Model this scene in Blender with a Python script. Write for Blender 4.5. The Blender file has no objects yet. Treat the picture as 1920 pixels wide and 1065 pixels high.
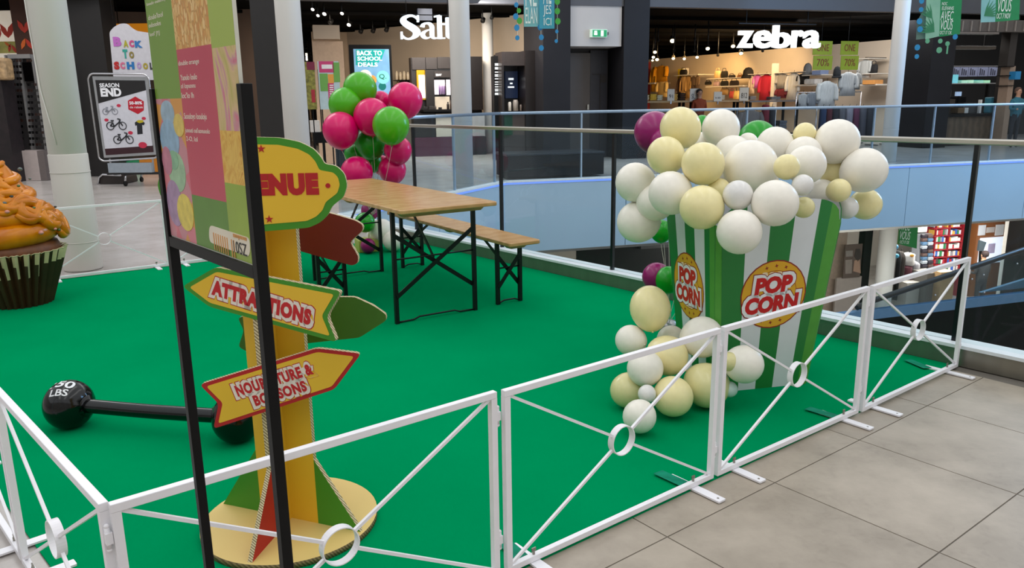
import bpy, bmesh, math, random
from mathutils import Vector, Matrix
RN = random.Random(7)
sc = bpy.context.scene
COL = sc.collection
pi = math.pi
# ------------------------------------------------------------------ camera
F, PITCH, ROLL, H = 1471.0, .2304, -.0134, 1.42
FW = Vector((0, math.cos(PITCH), -math.sin(PITCH)))
UP0 = Vector((0, math.sin(PITCH), math.cos(PITCH)))
RT0 = Vector((1, 0, 0))
RT = RT0 * math.cos(ROLL) + UP0 * math.sin(ROLL)
UP = UP0 * math.cos(ROLL) - RT0 * math.sin(ROLL)
EYE = Vector((0, 0, H))
cd = bpy.data.cameras.new('camera')
cam = bpy.data.objects.new('camera', cd)
COL.objects.link(cam)
cd.sensor_width = 36; cd.sensor_fit = 'HORIZONTAL'; cd.lens = F / 1920 * 36
cd.clip_start = .05; cd.clip_end = 300
cam.matrix_world = Matrix(((RT.x, UP.x, -FW.x, 0), (RT.y, UP.y, -FW.y, 0), (RT.z, UP.z, -FW.z, H), (0, 0, 0, 1)))
sc.camera = cam
# ------------------------------------------------------------------ world, lamps, exposure
w = bpy.data.worlds.new('world'); sc.world = w; w.use_nodes = True
wn = w.node_tree
bg = wn.nodes['Background']
bg.inputs[0].default_value = (.93, .96, 1, 1)
bg.inputs[1].default_value = 1.25
sc.view_settings.view_transform = 'Standard'
sc.view_settings.look = 'None'
sc.view_settings.gamma = 1
sc.view_settings.use_curve_mapping = False
sc.view_settings.exposure = -0.33
def area(name, loc, target, sx, sy, power, color=(1, 1, 1)):
    d = bpy.data.lights.new(name, 'AREA'); d.shape = 'RECTANGLE'
    d.size = sx; d.size_y = sy; d.energy = power; d.color = color
    o = bpy.data.objects.new(name, d); COL.objects.link(o)
    o.location = loc
    o.rotation_euler = (Vector(target) - Vector(loc)).to_track_quat('-Z', 'Y').to_euler()
    return o
area('mall_ceiling_and_fill', (-3.5, 1.5, 7), (-3.5, 1.5, 0), 1.0, 12, 95, (1, .97, .93))
area('mall_ceiling_and_fill', (.5, 2.5, 7), (.5, 2.5, 0), 1.0, 12, 95, (1, .98, .95))
area('mall_ceiling_and_fill', (4.5, 3.5, 7), (4.5, 3.5, 0), 1.0, 12, 95, (1, .98, .95))
area('mall_ceiling_and_fill', (-6.5, 12, 7), (-6.5, 12, 0), 5, 3, 260, (1, .98, .96))  # fill lamp added to brighten the back left floor and column
area('mall_ceiling_and_fill', (2, 16, 7), (2, 16, 0), 8, 1.5, 200, (1, .98, .96))  # fill lamp added for more even light over the far walkway
area('atrium_blue_light', (13, 13.5, 4.3), (-1, 13.6, 1.5), 2.5, 4, 620, (.25, .55, 1))
# ------------------------------------------------------------------ helpers
def ray(x, y):
    return FW + RT * ((x - 960) / F) - UP * ((y - 532.5) / F)
def at(x, y, z=0.0):
    d = ray(x, y); return EYE + d * ((z - H) / d.z)
def atY(x, y, Y):
    d = ray(x, y); return EYE + d * (Y / d.y)
MW = {}
def mw(o):
    return MW.get(o.name, Matrix.Identity(4)) if o else Matrix.Identity(4)
def tag(o, label=None, cat=None, group=None, kind=None):
    if label: o['label'] = label
    if cat: o['category'] = cat
    if group: o['group'] = group
    if kind: o['kind'] = kind
    return o
def thing(name, label, cat, loc=(0, 0, 0), rz=0, group=None, kind=None):
    o = bpy.data.objects.new(name, None); COL.objects.link(o)
    o.empty_display_size = .1
    o.location = loc; o.rotation_euler = (0, 0, rz)
    MW[o.name] = Matrix.Translation(Vector(loc)) @ Matrix.Rotation(rz, 4, 'Z')
    return tag(o, label, cat, group, kind)
def cr(pts, n=6, closed=False):
    P = [Vector(p) for p in pts]; out = []; m = len(P)
    for i in range(m if closed else m - 1):
        if closed: a, b, c, d = P[(i - 1) % m], P[i], P[(i + 1) % m], P[(i + 2) % m]
        else: a, b, c, d = P[max(i - 1, 0)], P[i], P[i + 1], P[min(i + 2, m - 1)]
        for k in range(n):
            t = k / n
            out.append(.5 * ((2 * b) + (c - a) * t + (2 * a - 5 * b + 4 * c - d) * t * t + (3 * b - a - 3 * c + d) * t ** 3))
    if not closed: out.append(P[-1])
    return out
class MB:
    def __init__(s): s.v = []; s.f = []; s.m = []; s.s = []
    def add(s, vs, fs, mi=0, T=None, smooth=False):
        b = len(s.v)
        s.v += [(T @ Vector(p)) if T else Vector(p) for p in vs]
        for k, f in enumerate(fs):
            s.f.append([b + i for i in f]); s.m.append(mi[k] if isinstance(mi, list) else mi); s.s.append(smooth)
        return s
    def box(s, c, d, mi=0, T=None):
        x, y, z = d[0] / 2, d[1] / 2, d[2] / 2; c = Vector(c)
        vs = [c + Vector((i * x, j * y, k * z)) for i in (-1, 1) for j in (-1, 1) for k in (-1, 1)]
        return s.add(vs, [(0, 1, 3, 2), (4, 6, 7, 5), (0, 4, 5, 1), (2, 3, 7, 6), (0, 2, 6, 4), (1, 5, 7, 3)], mi, T)
    def b2(s, p, q, mi=0, T=None):
        p = Vector(p); q = Vector(q)
        return s.box((p + q) / 2, [abs(a) for a in (q - p)], mi, T)
    def bar(s, a, b, w, h=None, up=(0, 0, 1), mi=0):
        a = Vector(a); b = Vector(b); h = h or w
        z = (b - a).normalized(); u = Vector(up)
        if abs(z.dot(u)) > .99: u = Vector((1, 0, 0))
        x = u.cross(z).normalized(); y = z.cross(x)
        vs = [p + x * (i * w / 2) + y * (j * h / 2) for p in (a, b) for i, j in ((-1, -1), (1, -1), (1, 1), (-1, 1))]
        return s.add(vs, [(3, 2, 1, 0), (4, 5, 6, 7), (0, 1, 5, 4), (1, 2, 6, 5), (2, 3, 7, 6), (3, 0, 4, 7)], mi)
    def tube(s, pts, r, n=8, closed=False, mi=0, flat=1.0):
        P = [Vector(p) for p in pts]; m = len(P)
        rs = r if isinstance(r, (list, tuple)) else [r] * m
        T0 = None; N = None; vs = []; fs = []
        for i in range(m):
            if closed: t = (P[(i + 1) % m] - P[i - 1])
            else: t = P[min(i + 1, m - 1)] - P[max(i - 1, 0)]
            t.normalize()
            if N is None:
                N = t.orthogonal().normalized() if abs(t.z) > .9 else Vector((0, 0, 1)).cross(t).normalized()
            else:
                N = (N - t * N.dot(t))
                N = N.normalized() if N.length > 1e-6 else t.orthogonal().normalized()
            B = t.cross(N)
            for k in range(n):
                a = 2 * pi * k / n
                vs.append(P[i] + (N * math.cos(a) + B * (math.sin(a) * flat)) * rs[i])
        for i in range(m if closed else m - 1):
            j = (i + 1) % m
            for k in range(n):
                l = (k + 1) % n
                fs.append((i * n + k, i * n + l, j * n + l, j * n + k))
        s.add(vs, fs, mi, None, True)
        if not closed:
            b = len(s.v) - len(vs)
            s.f += [[b + k for k in range(n)][::-1], [b + (m - 1) * n + k for k in range(n)]]; s.m += [mi, mi]; s.s += [False, False]
        return s
    def lathe(s, prof, n=24, mi=0, T=None, smooth=True, caps=True):
        vs = []; fs = []; m = len(prof)
        for r, z in prof:
            for k in range(n):
                a = 2 * pi * k / n; vs.append((r * math.cos(a), r * math.sin(a), z))
        for i in range(m - 1):
            for k in range(n):
                l = (k + 1) % n; fs.append((i * n + k, i * n + l, (i + 1) * n + l, (i + 1) * n + k))
        s.add(vs, fs, mi, T, smooth)
        if caps:
            s.add([vs[k] for k in range(n)], [list(range(n))[::-1]], mi, T)
            s.add([vs[(m - 1) * n + k] for k in range(n)], [list(range(n))], mi, T)
        return s
    def cyl(s, a, b, r, n=12, mi=0, smooth=True):
        a = Vector(a); b = Vector(b); z = b - a
        T = Matrix.Translation(a) @ z.to_track_quat('Z', 'Y').to_matrix().to_4x4()
        return s.lathe([(r, 0), (r, z.length)], n, mi, T, smooth)
    def prism(s, poly, z0, z1, T=None, mi=0, side=None):
        n = len(poly); a = sum(poly[i - 1][0] * poly[i][1] - poly[i][0] * poly[i - 1][1] for i in range(n))
        if a < 0: poly = poly[::-1]
        vs = [(p[0], p[1], z0) for p in poly] + [(p[0], p[1], z1) for p in poly]
        sd = mi if side is None else side
        fs = [list(range(n))[::-1], list(range(n, 2 * n))] + [(i, (i + 1) % n, n + (i + 1) % n, n + i) for i in range(n)]
        return s.add(vs, fs, [mi if side is None else side, mi] + [sd] * n, T)
    def sph(s, c, r, n=16, m=10, mi=0, sq=(1, 1, 1)):
        vs = [Vector(c) + Vector((r * sq[0] * math.sin(pi * i / m) * math.cos(2 * pi * k / n), r * sq[1] * math.sin(pi * i / m) * math.sin(2 * pi * k / n), r * sq[2] * math.cos(pi * i / m))) for i in range(m + 1) for k in range(n)]
        fs = [(i * n + k, (i + 1) * n + k, (i + 1) * n + (k + 1) % n, i * n + (k + 1) % n) for i in range(m) for k in range(n)]
        return s.add(vs, fs, mi, None, True)
    def mesh(s, name, mats):
        me = bpy.data.meshes.new(name)
        me.from_pydata([tuple(p) for p in s.v], [], s.f)
        for m in (mats if isinstance(mats, (list, tuple)) else [mats]): me.materials.append(m)
        me.polygons.foreach_set('material_index', s.m); me.polygons.foreach_set('use_smooth', s.s)
        bm = bmesh.new(); bm.from_mesh(me)
        bmesh.ops.remove_doubles(bm, verts=bm.verts, dist=1e-6)
        bmesh.ops.dissolve_degenerate(bm, edges=bm.edges, dist=1e-7)
        bm.to_mesh(me); bm.free()
        return me
    def obj(s, name, mats, parent=None, world=False, loc=None, bevel=0, sharp=None):
        if world:
            if parent: Mi = mw(parent).inverted(); s.v = [Mi @ p for p in s.v]
            else:
                if loc is None:
                    xs = [p.x for p in s.v]; ys = [p.y for p in s.v]; zs = [p.z for p in s.v]
                    loc = Vector(((min(xs) + max(xs)) / 2, (min(ys) + max(ys)) / 2, min(zs)))
                s.v = [p - Vector(loc) for p in s.v]
        me = s.mesh(name, mats)
        o = bpy.data.objects.new(name, me); COL.objects.link(o)
        if parent: o.parent = parent
        elif loc is not None: o.location = loc
        MW[o.name] = (mw(parent) if parent else Matrix.Translation(Vector(loc)) if loc is not None else Matrix.Identity(4))
        if bevel:
            b = o.modifiers.new('bevel', 'BEVEL'); b.width = bevel; b.segments = 2; b.limit_method = 'ANGLE'; b.angle_limit = .6
        return o
def rb(poly, r, n=4):
    """round the corners of a polygon"""
    out = []; m = len(poly)
    for i in range(m):
        a, b, c = Vector(poly[i - 1][:2]), Vector(poly[i][:2]), Vector(poly[(i + 1) % m][:2])
        d1 = a - b; d2 = c - b; k = min(r, d1.length * .45, d2.length * .45)
        p = b + d1.normalized() * k; q = b + d2.normalized() * k
        for j in range(n + 1):
            t = j / n; out.append(tuple(p * (1 - t) ** 2 + b * (2 * t * (1 - t)) + q * t * t))
    return out
def inset(poly, d):
    n = len(poly); a = sum(poly[i - 1][0] * poly[i][1] - poly[i][0] * poly[i - 1][1] for i in range(n))
    s = 1 if a > 0 else -1; out = []
    for i in range(n):
        p, q, r = Vector(poly[i - 1][:2]), Vector(poly[i][:2]), Vector(poly[(i + 1) % n][:2])
        e1 = (q - p).normalized(); e2 = (r - q).normalized()
        n1 = Vector((-e1.y, e1.x)) * s; n2 = Vector((-e2.y, e2.x)) * s
        b = n1 + n2; k = max(b.length_squared / 2, .45)
        out.append(tuple(q + b * (d / k)))
    return out
def circ(cx, cy, rx, ry=None, n=28): return [(cx + rx * math.cos(2 * pi * k / n), cy + (ry or rx) * math.sin(2 * pi * k / n)) for k in range(n)]
_txt = {}
def text(s, w=None, h=None, bold=0.0, ext=.01, shear=0.0, sp=1.0, center=True):
    """lettering as mesh data (verts, faces) in the XY plane, fitted to w x h"""
    key = (s, round(bold, 4), shear, sp)
    if key not in _txt:
        cu = bpy.data.curves.new('t', 'FONT'); cu.body = s; cu.offset = bold; cu.extrude = .05; cu.resolution_u = 3; cu.shear = shear
        cu.align_x = 'CENTER'; cu.space_character = sp; cu.space_line = .9
        o = bpy.data.objects.new('t', cu); COL.objects.link(o)
        dg = bpy.context.evaluated_depsgraph_get()
        me = bpy.data.meshes.new_from_object(o.evaluated_get(dg))
        _txt[key] = ([v.co.copy() for v in me.vertices], [list(p.vertices) for p in me.polygons])
        bpy.data.objects.remove(o); bpy.data.curves.remove(cu); bpy.data.meshes.remove(me)
    vs, fs = _txt[key]
    if not vs: return [], []
    x0 = min(v.x for v in vs); x1 = max(v.x for v in vs); y0 = min(v.y for v in vs); y1 = max(v.y for v in vs)
    kx = (w / (x1 - x0)) if w else None; ky = (h / (y1 - y0)) if h else None
    kx = kx or ky; ky = ky or kx
    return [Vector(((v.x - (x0 + x1) / 2) * kx, (v.y - (y0 + y1) / 2) * ky, (v.z + .05) * ext / .1)) for v in vs], fs
class Plane:
    """a vertical (or given) plane in the hall; X right, Y up, Z towards the viewer"""
    def __init__(s, o, ang=0.0, roll=0.0, pitch=0.0):
        s.M = Matrix.Translation(Vector(o)) @ Matrix.Rotation(ang, 4, 'Z') @ Matrix.Rotation(pi / 2 - pitch, 4, 'X') @ Matrix.Rotation(roll, 4, 'Z')
        s.Mi = s.M.inverted()
    def uv(s, x, y):
        o = s.Mi @ EYE; d = s.Mi.to_3x3() @ ray(x, y)
        p = o - d * (o.z / d.z); return (p.x, p.y)
    def w(s, x, y, z=0): return s.M @ Vector((x, y, z))
    def poly(s, pts): return [s.uv(*p) for p in pts]
    def rect(s, x0, y0, x1, y1):
        xm = (x0 + x1) / 2; ym = (y0 + y1) / 2
        return s.uv(x0, ym)[0], s.uv(xm, y1)[1], s.uv(x1, ym)[0], s.uv(xm, y0)[1]
    def T(s, x=0, y=0, z=0, rot=0): return s.M @ Matrix.Translation((x, y, z)) @ Matrix.Rotation(rot, 4, 'Z')
# ------------------------------------------------------------------ materials
def srgb(h):
    if not isinstance(h, str): return h
    h = h.lstrip('#'); c = [int(h[i:i + 2], 16) / 255 for i in (0, 2, 4)]
    return tuple(x / 12.92 if x <= .04045 else ((x + .055) / 1.055) ** 2.4 for x in c)
_mat = {}
def M(name, c, rough=.5, metal=0.0, var=.05, scale=14, bump=0.0, spec=.5, emit=0.0, stretch=(1, 1, 1), coat=0.0, sub=0.0, c2=None, detail=3, bscale=None):
    if name in _mat: return _mat[name]
    c = srgb(c)
    m = bpy.data.materials.new(name); m.use_nodes = True; _mat[name] = m
    nt = m.node_tree; N = nt.nodes; L = nt.links; b = N['Principled BSDF']
    b.inputs['Roughness'].default_value = rough; b.inputs['Metallic'].default_value = metal
    b.inputs['Specular IOR Level'].default_value = spec; b.inputs['Coat Weight'].default_value = coat
    tc = N.new('ShaderNodeTexCoord'); mp = N.new('ShaderNodeMapping'); mp.inputs['Scale'].default_value = stretch
    L.new(tc.outputs['Object'], mp.inputs['Vector'])
    nz = N.new('ShaderNodeTexNoise'); nz.inputs['Scale'].default_value = scale; nz.inputs['Detail'].default_value = detail
    L.new(mp.outputs[0], nz.inputs['Vector'])
    rp = N.new('ShaderNodeValToRGB')
    ca = c2 and srgb(c2) or tuple(max(0, x * (1 - var)) for x in c); cb = c if c2 else tuple(min(1, x * (1 + var)) for x in c)
    rp.color_ramp.elements[0].position = .3; rp.color_ramp.elements[1].position = .7
    rp.color_ramp.elements[0].color = (*ca, 1); rp.color_ramp.elements[1].color = (*cb, 1)
    L.new(nz.outputs['Fac'], rp.inputs['Fac']); L.new(rp.outputs['Color'], b.inputs['Base Color'])
    if emit:
        L.new(rp.outputs['Color'], b.inputs['Emission Color']); b.inputs['Emission Strength'].default_value = emit
    if sub:
        b.inputs['Subsurface Weight'].default_value = sub; b.inputs['Subsurface Radius'].default_value = (.05, .05, .05)
    if bump:
        bp = N.new('ShaderNodeBump'); bp.inputs['Strength'].default_value = bump; bp.inputs['Distance'].default_value = .005
        if bscale:
            n2 = N.new('ShaderNodeTexNoise'); n2.inputs['Scale'].default_value = bscale; L.new(mp.outputs[0], n2.inputs['Vector']); L.new(n2.outputs['Fac'], bp.inputs['Height'])
        else: L.new(nz.outputs['Fac'], bp.inputs['Height'])
        L.new(bp.outputs[0], b.inputs['Normal'])
    return m
def glass(name, tint=(.9, .97, .95), refl=.07, rough=.0):
    if name in _mat: return _mat[name]
    m = bpy.data.materials.new(name); m.use_nodes = True; _mat[name] = m
    nt = m.node_tree; N = nt.nodes; L = nt.links
    N.remove(N['Principled BSDF'])
    tr = N.new('ShaderNodeBsdfTransparent'); tr.inputs[0].default_value = (*tint, 1)
    gl = N.new('ShaderNodeBsdfGlossy'); gl.inputs['Roughness'].default_value = rough; gl.inputs[0].default_value = (.9, .95, 1, 1)
    lw = N.new('ShaderNodeLayerWeight'); lw.inputs[0].default_value = .25
    nz = N.new('ShaderNodeTexNoise'); nz.inputs['Scale'].default_value = 3
    mr = N.new('ShaderNodeMapRange'); mr.inputs['To Min'].default_value = refl * .6; mr.inputs['To Max'].default_value = refl * 1.2
    L.new(nz.outputs['Fac'], mr.inputs['Value'])
    mx = N.new('ShaderNodeMath'); mx.operation = 'MULTIPLY_ADD'; mx.inputs[1].default_value = .06; L.new(lw.outputs['Fresnel'], mx.inputs[0]); L.new(mr.outputs[0], mx.inputs[2])
    ms = N.new('ShaderNodeMixShader'); L.new(mx.outputs[0], ms.inputs[0]); L.new(tr.outputs[0], ms.inputs[1]); L.new(gl.outputs[0], ms.inputs[2])
    L.new(ms.outputs[0], N['Material Output'].inputs[0])
    return m
def vor(name, cols, scale, rough=.5, emit=0, edge=None, stretch=(1, 1, 1), feature='F1', rnd=1.0):
    """cells of several colours (printed pictures, candy, goods)"""
    if name in _mat: return _mat[name]
    m = bpy.data.materials.new(name); m.use_nodes = True; _mat[name] = m
    nt = m.node_tree; N = nt.nodes; L = nt.links; b = N['Principled BSDF']; b.inputs['Roughness'].default_value = rough
    tc = N.new('ShaderNodeTexCoord'); mp = N.new('ShaderNodeMapping'); mp.inputs['Scale'].default_value = stretch; L.new(tc.outputs['Object'], mp.inputs['Vector'])
    v = N.new('ShaderNodeTexVoronoi'); v.inputs['Scale'].default_value = scale; v.inputs['Randomness'].default_value = rnd; L.new(mp.outputs[0], v.inputs['Vector'])
    sp = N.new('ShaderNodeSeparateColor'); L.new(v.outputs['Color'], sp.inputs[0])
    rp = N.new('ShaderNodeValToRGB'); rp.color_ramp.interpolation = 'CONSTANT'
    e = rp.color_ramp.elements
    for i, c in enumerate(cols):
        x = e[i] if i < 2 else e.new(i / len(cols)); x.position = i / len(cols); x.color = (*srgb(c), 1)
    L.new(sp.outputs[0], rp.inputs['Fac']); out = rp.outputs['Color']
    if edge:
        v2 = N.new('ShaderNodeTexVoronoi'); v2.feature = 'DISTANCE_TO_EDGE'; v2.inputs['Scale'].default_value = scale; v2.inputs['Randomness'].default_value = rnd; L.new(mp.outputs[0], v2.inputs['Vector'])
        r2 = N.new('ShaderNodeValToRGB'); r2.color_ramp.elements[0].position = .03; r2.color_ramp.elements[1].position = .12; L.new(v2.outputs['Distance'], r2.inputs['Fac'])
        mx = N.new('ShaderNodeMix'); mx.data_type = 'RGBA'; L.new(r2.outputs['Color'], mx.inputs['Factor']); mx.inputs['A'].default_value = (*srgb(edge), 1); L.new(out, mx.inputs['B']); out = mx.outputs['Result']
    L.new(out, b.inputs['Base Color'])
    if emit: L.new(out, b.inputs['Emission Color']); b.inputs['Emission Strength'].default_value = emit
    return m
def wave(name, ca, cb, scale, axis='X', rough=.7, dist=1.5, bump=.3):
    if name in _mat: return _mat[name]
    m = bpy.data.materials.new(name); m.use_nodes = True; _mat[name] = m
    nt = m.node_tree; N = nt.nodes; L = nt.links; b = N['Principled BSDF']; b.inputs['Roughness'].default_value = rough
    tc = N.new('ShaderNodeTexCoord')
    wv = N.new('ShaderNodeTexWave'); wv.bands_direction = axis; wv.inputs['Scale'].default_value = scale; wv.inputs['Distortion'].default_value = dist; wv.inputs['Detail Scale'].default_value = 3
    L.new(tc.outputs['Object'], wv.inputs['Vector'])
    rp = N.new('ShaderNodeValToRGB'); rp.color_ramp.elements[0].color = (*srgb(ca), 1); rp.color_ramp.elements[1].color = (*srgb(cb), 1)
    L.new(wv.outputs['Fac'], rp.inputs['Fac']); L.new(rp.outputs['Color'], b.inputs['Base Color'])
    if bump:
        bp = N.new('ShaderNodeBump'); bp.inputs['Strength'].default_value = bump; bp.inputs['Distance'].default_value = .004; L.new(wv.outputs['Fac'], bp.inputs['Height']); L.new(bp.outputs[0], b.inputs['Normal'])
    return m
WHITE = M('white_powder_coat', '#f1eff3', .35, var=.02, scale=20)
BLACK = M('black_metal', '#0e0e0f', .45, var=.15, scale=20, spec=.2)
GREEN_CARPET = M('green_carpet', '#008a54', .95, var=.04, scale=2.2, bump=.25, bscale=420, spec=.0, detail=6)
STEEL = M('brushed_steel', '#b9b4aa', .32, .9, var=.06, scale=8, stretch=(1, 1, 12))
GLASS = glass('balustrade_glass', (.92, .96, .96), .004)
GLASSB = glass('far_balustrade_glass', (.80, .87, .92), .008)
DARKG = M('black_wall', '#121113', .55, var=.12, scale=3, spec=.25)
BEIGE = M('beige_wall', '#bfa88e', .75, var=.04, scale=1.5)
SHOPCEIL = M('black_ceiling', '#060606', .9, var=.3, scale=2, spec=.05)
EMW = M('lit_letter_white', '#ffffff', .4, emit=1.15, var=.01)
def swirl(name, cols, scale, dist=2.5, rough=.4, stretch=(1, 1, 1)):
    """soft swirling bands of several colours (printed sweets, noodles)"""
    if name in _mat: return _mat[name]
    m = bpy.data.materials.new(name); m.use_nodes = True; _mat[name] = m
    nt = m.node_tree; N = nt.nodes; L = nt.links; b = N['Principled BSDF']; b.inputs['Roughness'].default_value = rough
    tc = N.new('ShaderNodeTexCoord'); mp = N.new('ShaderNodeMapping'); mp.inputs['Scale'].default_value = stretch; L.new(tc.outputs['Object'], mp.inputs['Vector'])
    nz = N.new('ShaderNodeTexNoise'); nz.inputs['Scale'].default_value = scale; nz.inputs['Distortion'].default_value = dist; nz.inputs['Detail'].default_value = 4; L.new(mp.outputs[0], nz.inputs['Vector'])
    rp = N.new('ShaderNodeValToRGB'); e = rp.color_ramp.elements; n = len(cols)
    for i, c in enumerate(cols):
        x = e[i] if i < 2 else e.new(.5); x.position = .28 + .44 * i / (n - 1); x.color = (*srgb(c), 1)
    L.new(nz.outputs['Fac'], rp.inputs['Fac']); L.new(rp.outputs['Color'], b.inputs['Base Color'])
    return m
ORD = ('first', 'second', 'third', 'fourth', 'fifth', 'sixth', 'seventh', 'eighth', 'ninth', 'tenth', 'eleventh', 'twelfth', 'thirteenth', 'fourteenth', 'fifteenth', 'sixteenth', 'seventeenth', 'eighteenth')
# ------------------------------------------------------------------ hall axes
TH = .6537
U = Vector((math.cos(TH), math.sin(TH), 0)); V = Vector((-U.y, U.x, 0))
F0 = Vector((-.842, 1.489, 0))
def fr(u, v, z=0): return F0 + U * u + V * v + Vector((0, 0, z))
C0 = Vector((-2.04, 9.36, 0)); ND = Vector((.6428, -.766, 0))     # near edge of the void
BEND = Vector((-.145, 13.0, 0)); FD = Vector((math.cos(.277), math.sin(.277), 0))
# ------------------------------------------------------------------ floors
def tile_mat(name, a, b_, c, rough):
    m = bpy.data.materials.new(name); m.use_nodes = True; nt = m.node_tree; N = nt.nodes; L = nt.links; b = N['Principled BSDF']
    b.inputs['Roughness'].default_value = rough; b.inputs['Specular IOR Level'].default_value = .4
    geo = N.new('ShaderNodeNewGeometry')
    n1 = N.new('ShaderNodeTexNoise'); n1.inputs['Scale'].default_value = 2.1; n1.inputs['Detail'].default_value = 8; n1.inputs['Roughness'].default_value = .65; L.new(geo.outputs['Position'], n1.inputs['Vector'])
    n2 = N.new('ShaderNodeTexNoise'); n2.inputs['Scale'].default_value = 19; n2.inputs['Detail'].default_value = 6; n2.inputs['Distortion'].default_value = 1.2; L.new(geo.outputs['Position'], n2.inputs['Vector'])
    r1 = N.new('ShaderNodeValToRGB'); e = r1.color_ramp.elements; e[0].position = .33; e[1].position = .62; e[0].color = (*srgb(a), 1); e[1].color = (*srgb(b_), 1)
    L.new(n1.outputs['Fac'], r1.inputs['Fac'])
    r2 = N.new('ShaderNodeValToRGB'); r2.color_ramp.elements[0].position = .5; r2.color_ramp.elements[1].position = .72; L.new(n2.outputs['Fac'], r2.inputs['Fac'])
    mt = N.new('ShaderNodeMath'); mt.operation = 'MULTIPLY'; L.new(r2.outputs['Color'], mt.inputs[0])
    r3 = N.new('ShaderNodeValToRGB'); r3.color_ramp.elements[0].position = .45; r3.color_ramp.elements[1].position = .7; L.new(n1.outputs['Fac'], r3.inputs['Fac'])
    mt2 = N.new('ShaderNodeMath'); mt2.operation = 'MULTIPLY'; mt2.inputs[1].default_value = .55; L.new(r3.outputs['Color'], mt.inputs[1]); L.new(mt.outputs[0], mt2.inputs[0])
    mx = N.new('ShaderNodeMix'); mx.data_type = 'RGBA'; L.new(mt2.outputs[0], mx.inputs['Factor']); L.new(r1.outputs['Color'], mx.inputs['A']); mx.inputs['B'].default_value = (*srgb(c), 1)
    oi = N.new('ShaderNodeObjectInfo'); mr = N.new('ShaderNodeMapRange'); mr.inputs['To Min'].default_value = .93; mr.inputs['To Max'].default_value = 1.05; L.new(oi.outputs['Random'], mr.inputs['Value'])
    hs = N.new('ShaderNodeHueSaturation'); L.new(mr.outputs[0], hs.inputs['Value']); L.new(mx.outputs['Result'], hs.inputs['Color'])
    L.new(hs.outputs[0], b.inputs['Base Color'])
    bp = N.new('ShaderNodeBump'); bp.inputs['Strength'].default_value = .06; bp.inputs['Distance'].default_value = .003; L.new(n2.outputs['Fac'], bp.inputs['Height']); L.new(bp.outputs[0], b.inputs['Normal'])
    return m
TILE = tile_mat('stone_look_tile', '#b4a899', '#998e80', '#7d7367', .42)
FARFL = tile_mat('polished_mall_floor', '#bdb6b1', '#aaa39d', '#98908a', .22)
GROUT = M('grout', '#6d675f', .9)
A_ = C0 + ND * 15; D_ = BEND + FD * 24
outer = [A_, C0, BEND, D_, Vector((70, 40, 0)), Vector((70, 70, 0)), Vector((-45, 70, 0)), Vector((-45, -8, 0)), Vector((7, -8, 0))]
fl = MB().prism([(p.x, p.y) for p in outer], -.35, -.004).obj('floor', [FARFL]); fl['kind'] = 'structure'
# near tiles, each a piece of the floor
def cut_ok(c): return (c - C0).dot(Vector((ND.y, -ND.x, 0))) < 0
tme = MB().box((0, 0, -.002), (.597, .597, .0039)).mesh('tile', [TILE])
gm = MB().add([fr(-5.03, -4.4, -.0035), fr(5.5, -4.4, -.0035), fr(5.5, .50, -.0035), fr(-5.03, .50, -.0035)], [(0, 1, 2, 3)])
def neartile(i, j):
    return fr(2.191 + .602 * (i + .5), -.14 - .602 * (j + .5))
NRM = Vector((-ND.y, ND.x, 0))                                      # points into the void
for i in range(-11, 6):
    for j in range(-1, 6):
        c = neartile(i, j)
        if (c - C0).dot(NRM) > -.1: continue
        o = bpy.data.objects.new('tile', tme); COL.objects.link(o); o.parent = fl
        o.location = c; o.rotation_euler = (0, 0, TH)
GB = MB()
# grout bed under the tiles
bed = MB().prism([(p.x, p.y) for p in (fr(-4.45, -3.8), fr(4.4, -3.8), fr(4.25, -.14), fr(3.75, .46), fr(-4.45, .46))], -.0041, -.0034).obj('grout_bed', [GROUT], fl)
# carpet
def isect(p, d, q, e):
    k = d.x * e.y - d.y * e.x; t = ((q.x - p.x) * e.y - (q.y - p.y) * e.x) / k; return p + d * t
cl0 = at(78, 1040); cl1 = at(10, 946); cb0 = at(105, 525); cb1 = at(319, 499)
ld = cl1 - cl0; bd = cb1 - cb0; plf = C0 + NRM * -.07
P1 = isect(cl0, ld, fr(0, .016), U); P2 = isect(cl0, ld, cb0, bd); P3 = isect(plf, ND, cb0, bd); P4 = isect(plf, ND, fr(0, .016), U)
cp = MB().prism([(p.x, p.y) for p in (P1, P4, P3, P2)], 0, .003).obj('carpet', [GREEN_CARPET], loc=(0, 0, 0))
tag(cp, 'large bright green event carpet inside the white barriers', 'carpet')
# adhesive tape on the carpet edge
TAPE = M('clear_green_tape', '#078062', .6, var=.2, scale=30, spec=.1)
for u_, v_, a, lab in [(1.13, .10, 1.5, 'clear green tape strip at the second front barrier left foot'), (1.90, .11, 1.62, 'clear green tape strip at the second front barrier right foot'), (2.92, .11, 1.66, 'clear green tape strip before the popcorn box right side'), (3.92, .16, 1.2, 'clear green tape strip in the far right carpet corner')]:
    t = thing('adhesive_tape', lab, 'tape', fr(u_, v_, .0032), TH + a)
    MB().prism(rb([(-.075, -.024), (.07, -.027), (.075, .022), (-.07, .026)], .004), .0082, .0088).obj('strip', [TAPE], t)
# surrounding shop fronts of the hall, out of view
HALL = M('hall_wall', '#c9c3ba', .7, var=.1, scale=.6)
for nm, p, q in (('wall_behind', (-18, -8, 0), (26, -7.7, 6.5)), ('wall_left', (-18, -8, 0), (-17.7, 24, 6.5)), ('wall_right', (26, -8, -5), (26.3, 27, 6.5))):
    o = MB().b2(p, q).obj(nm, [HALL]); o['kind'] = 'structure'
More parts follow.
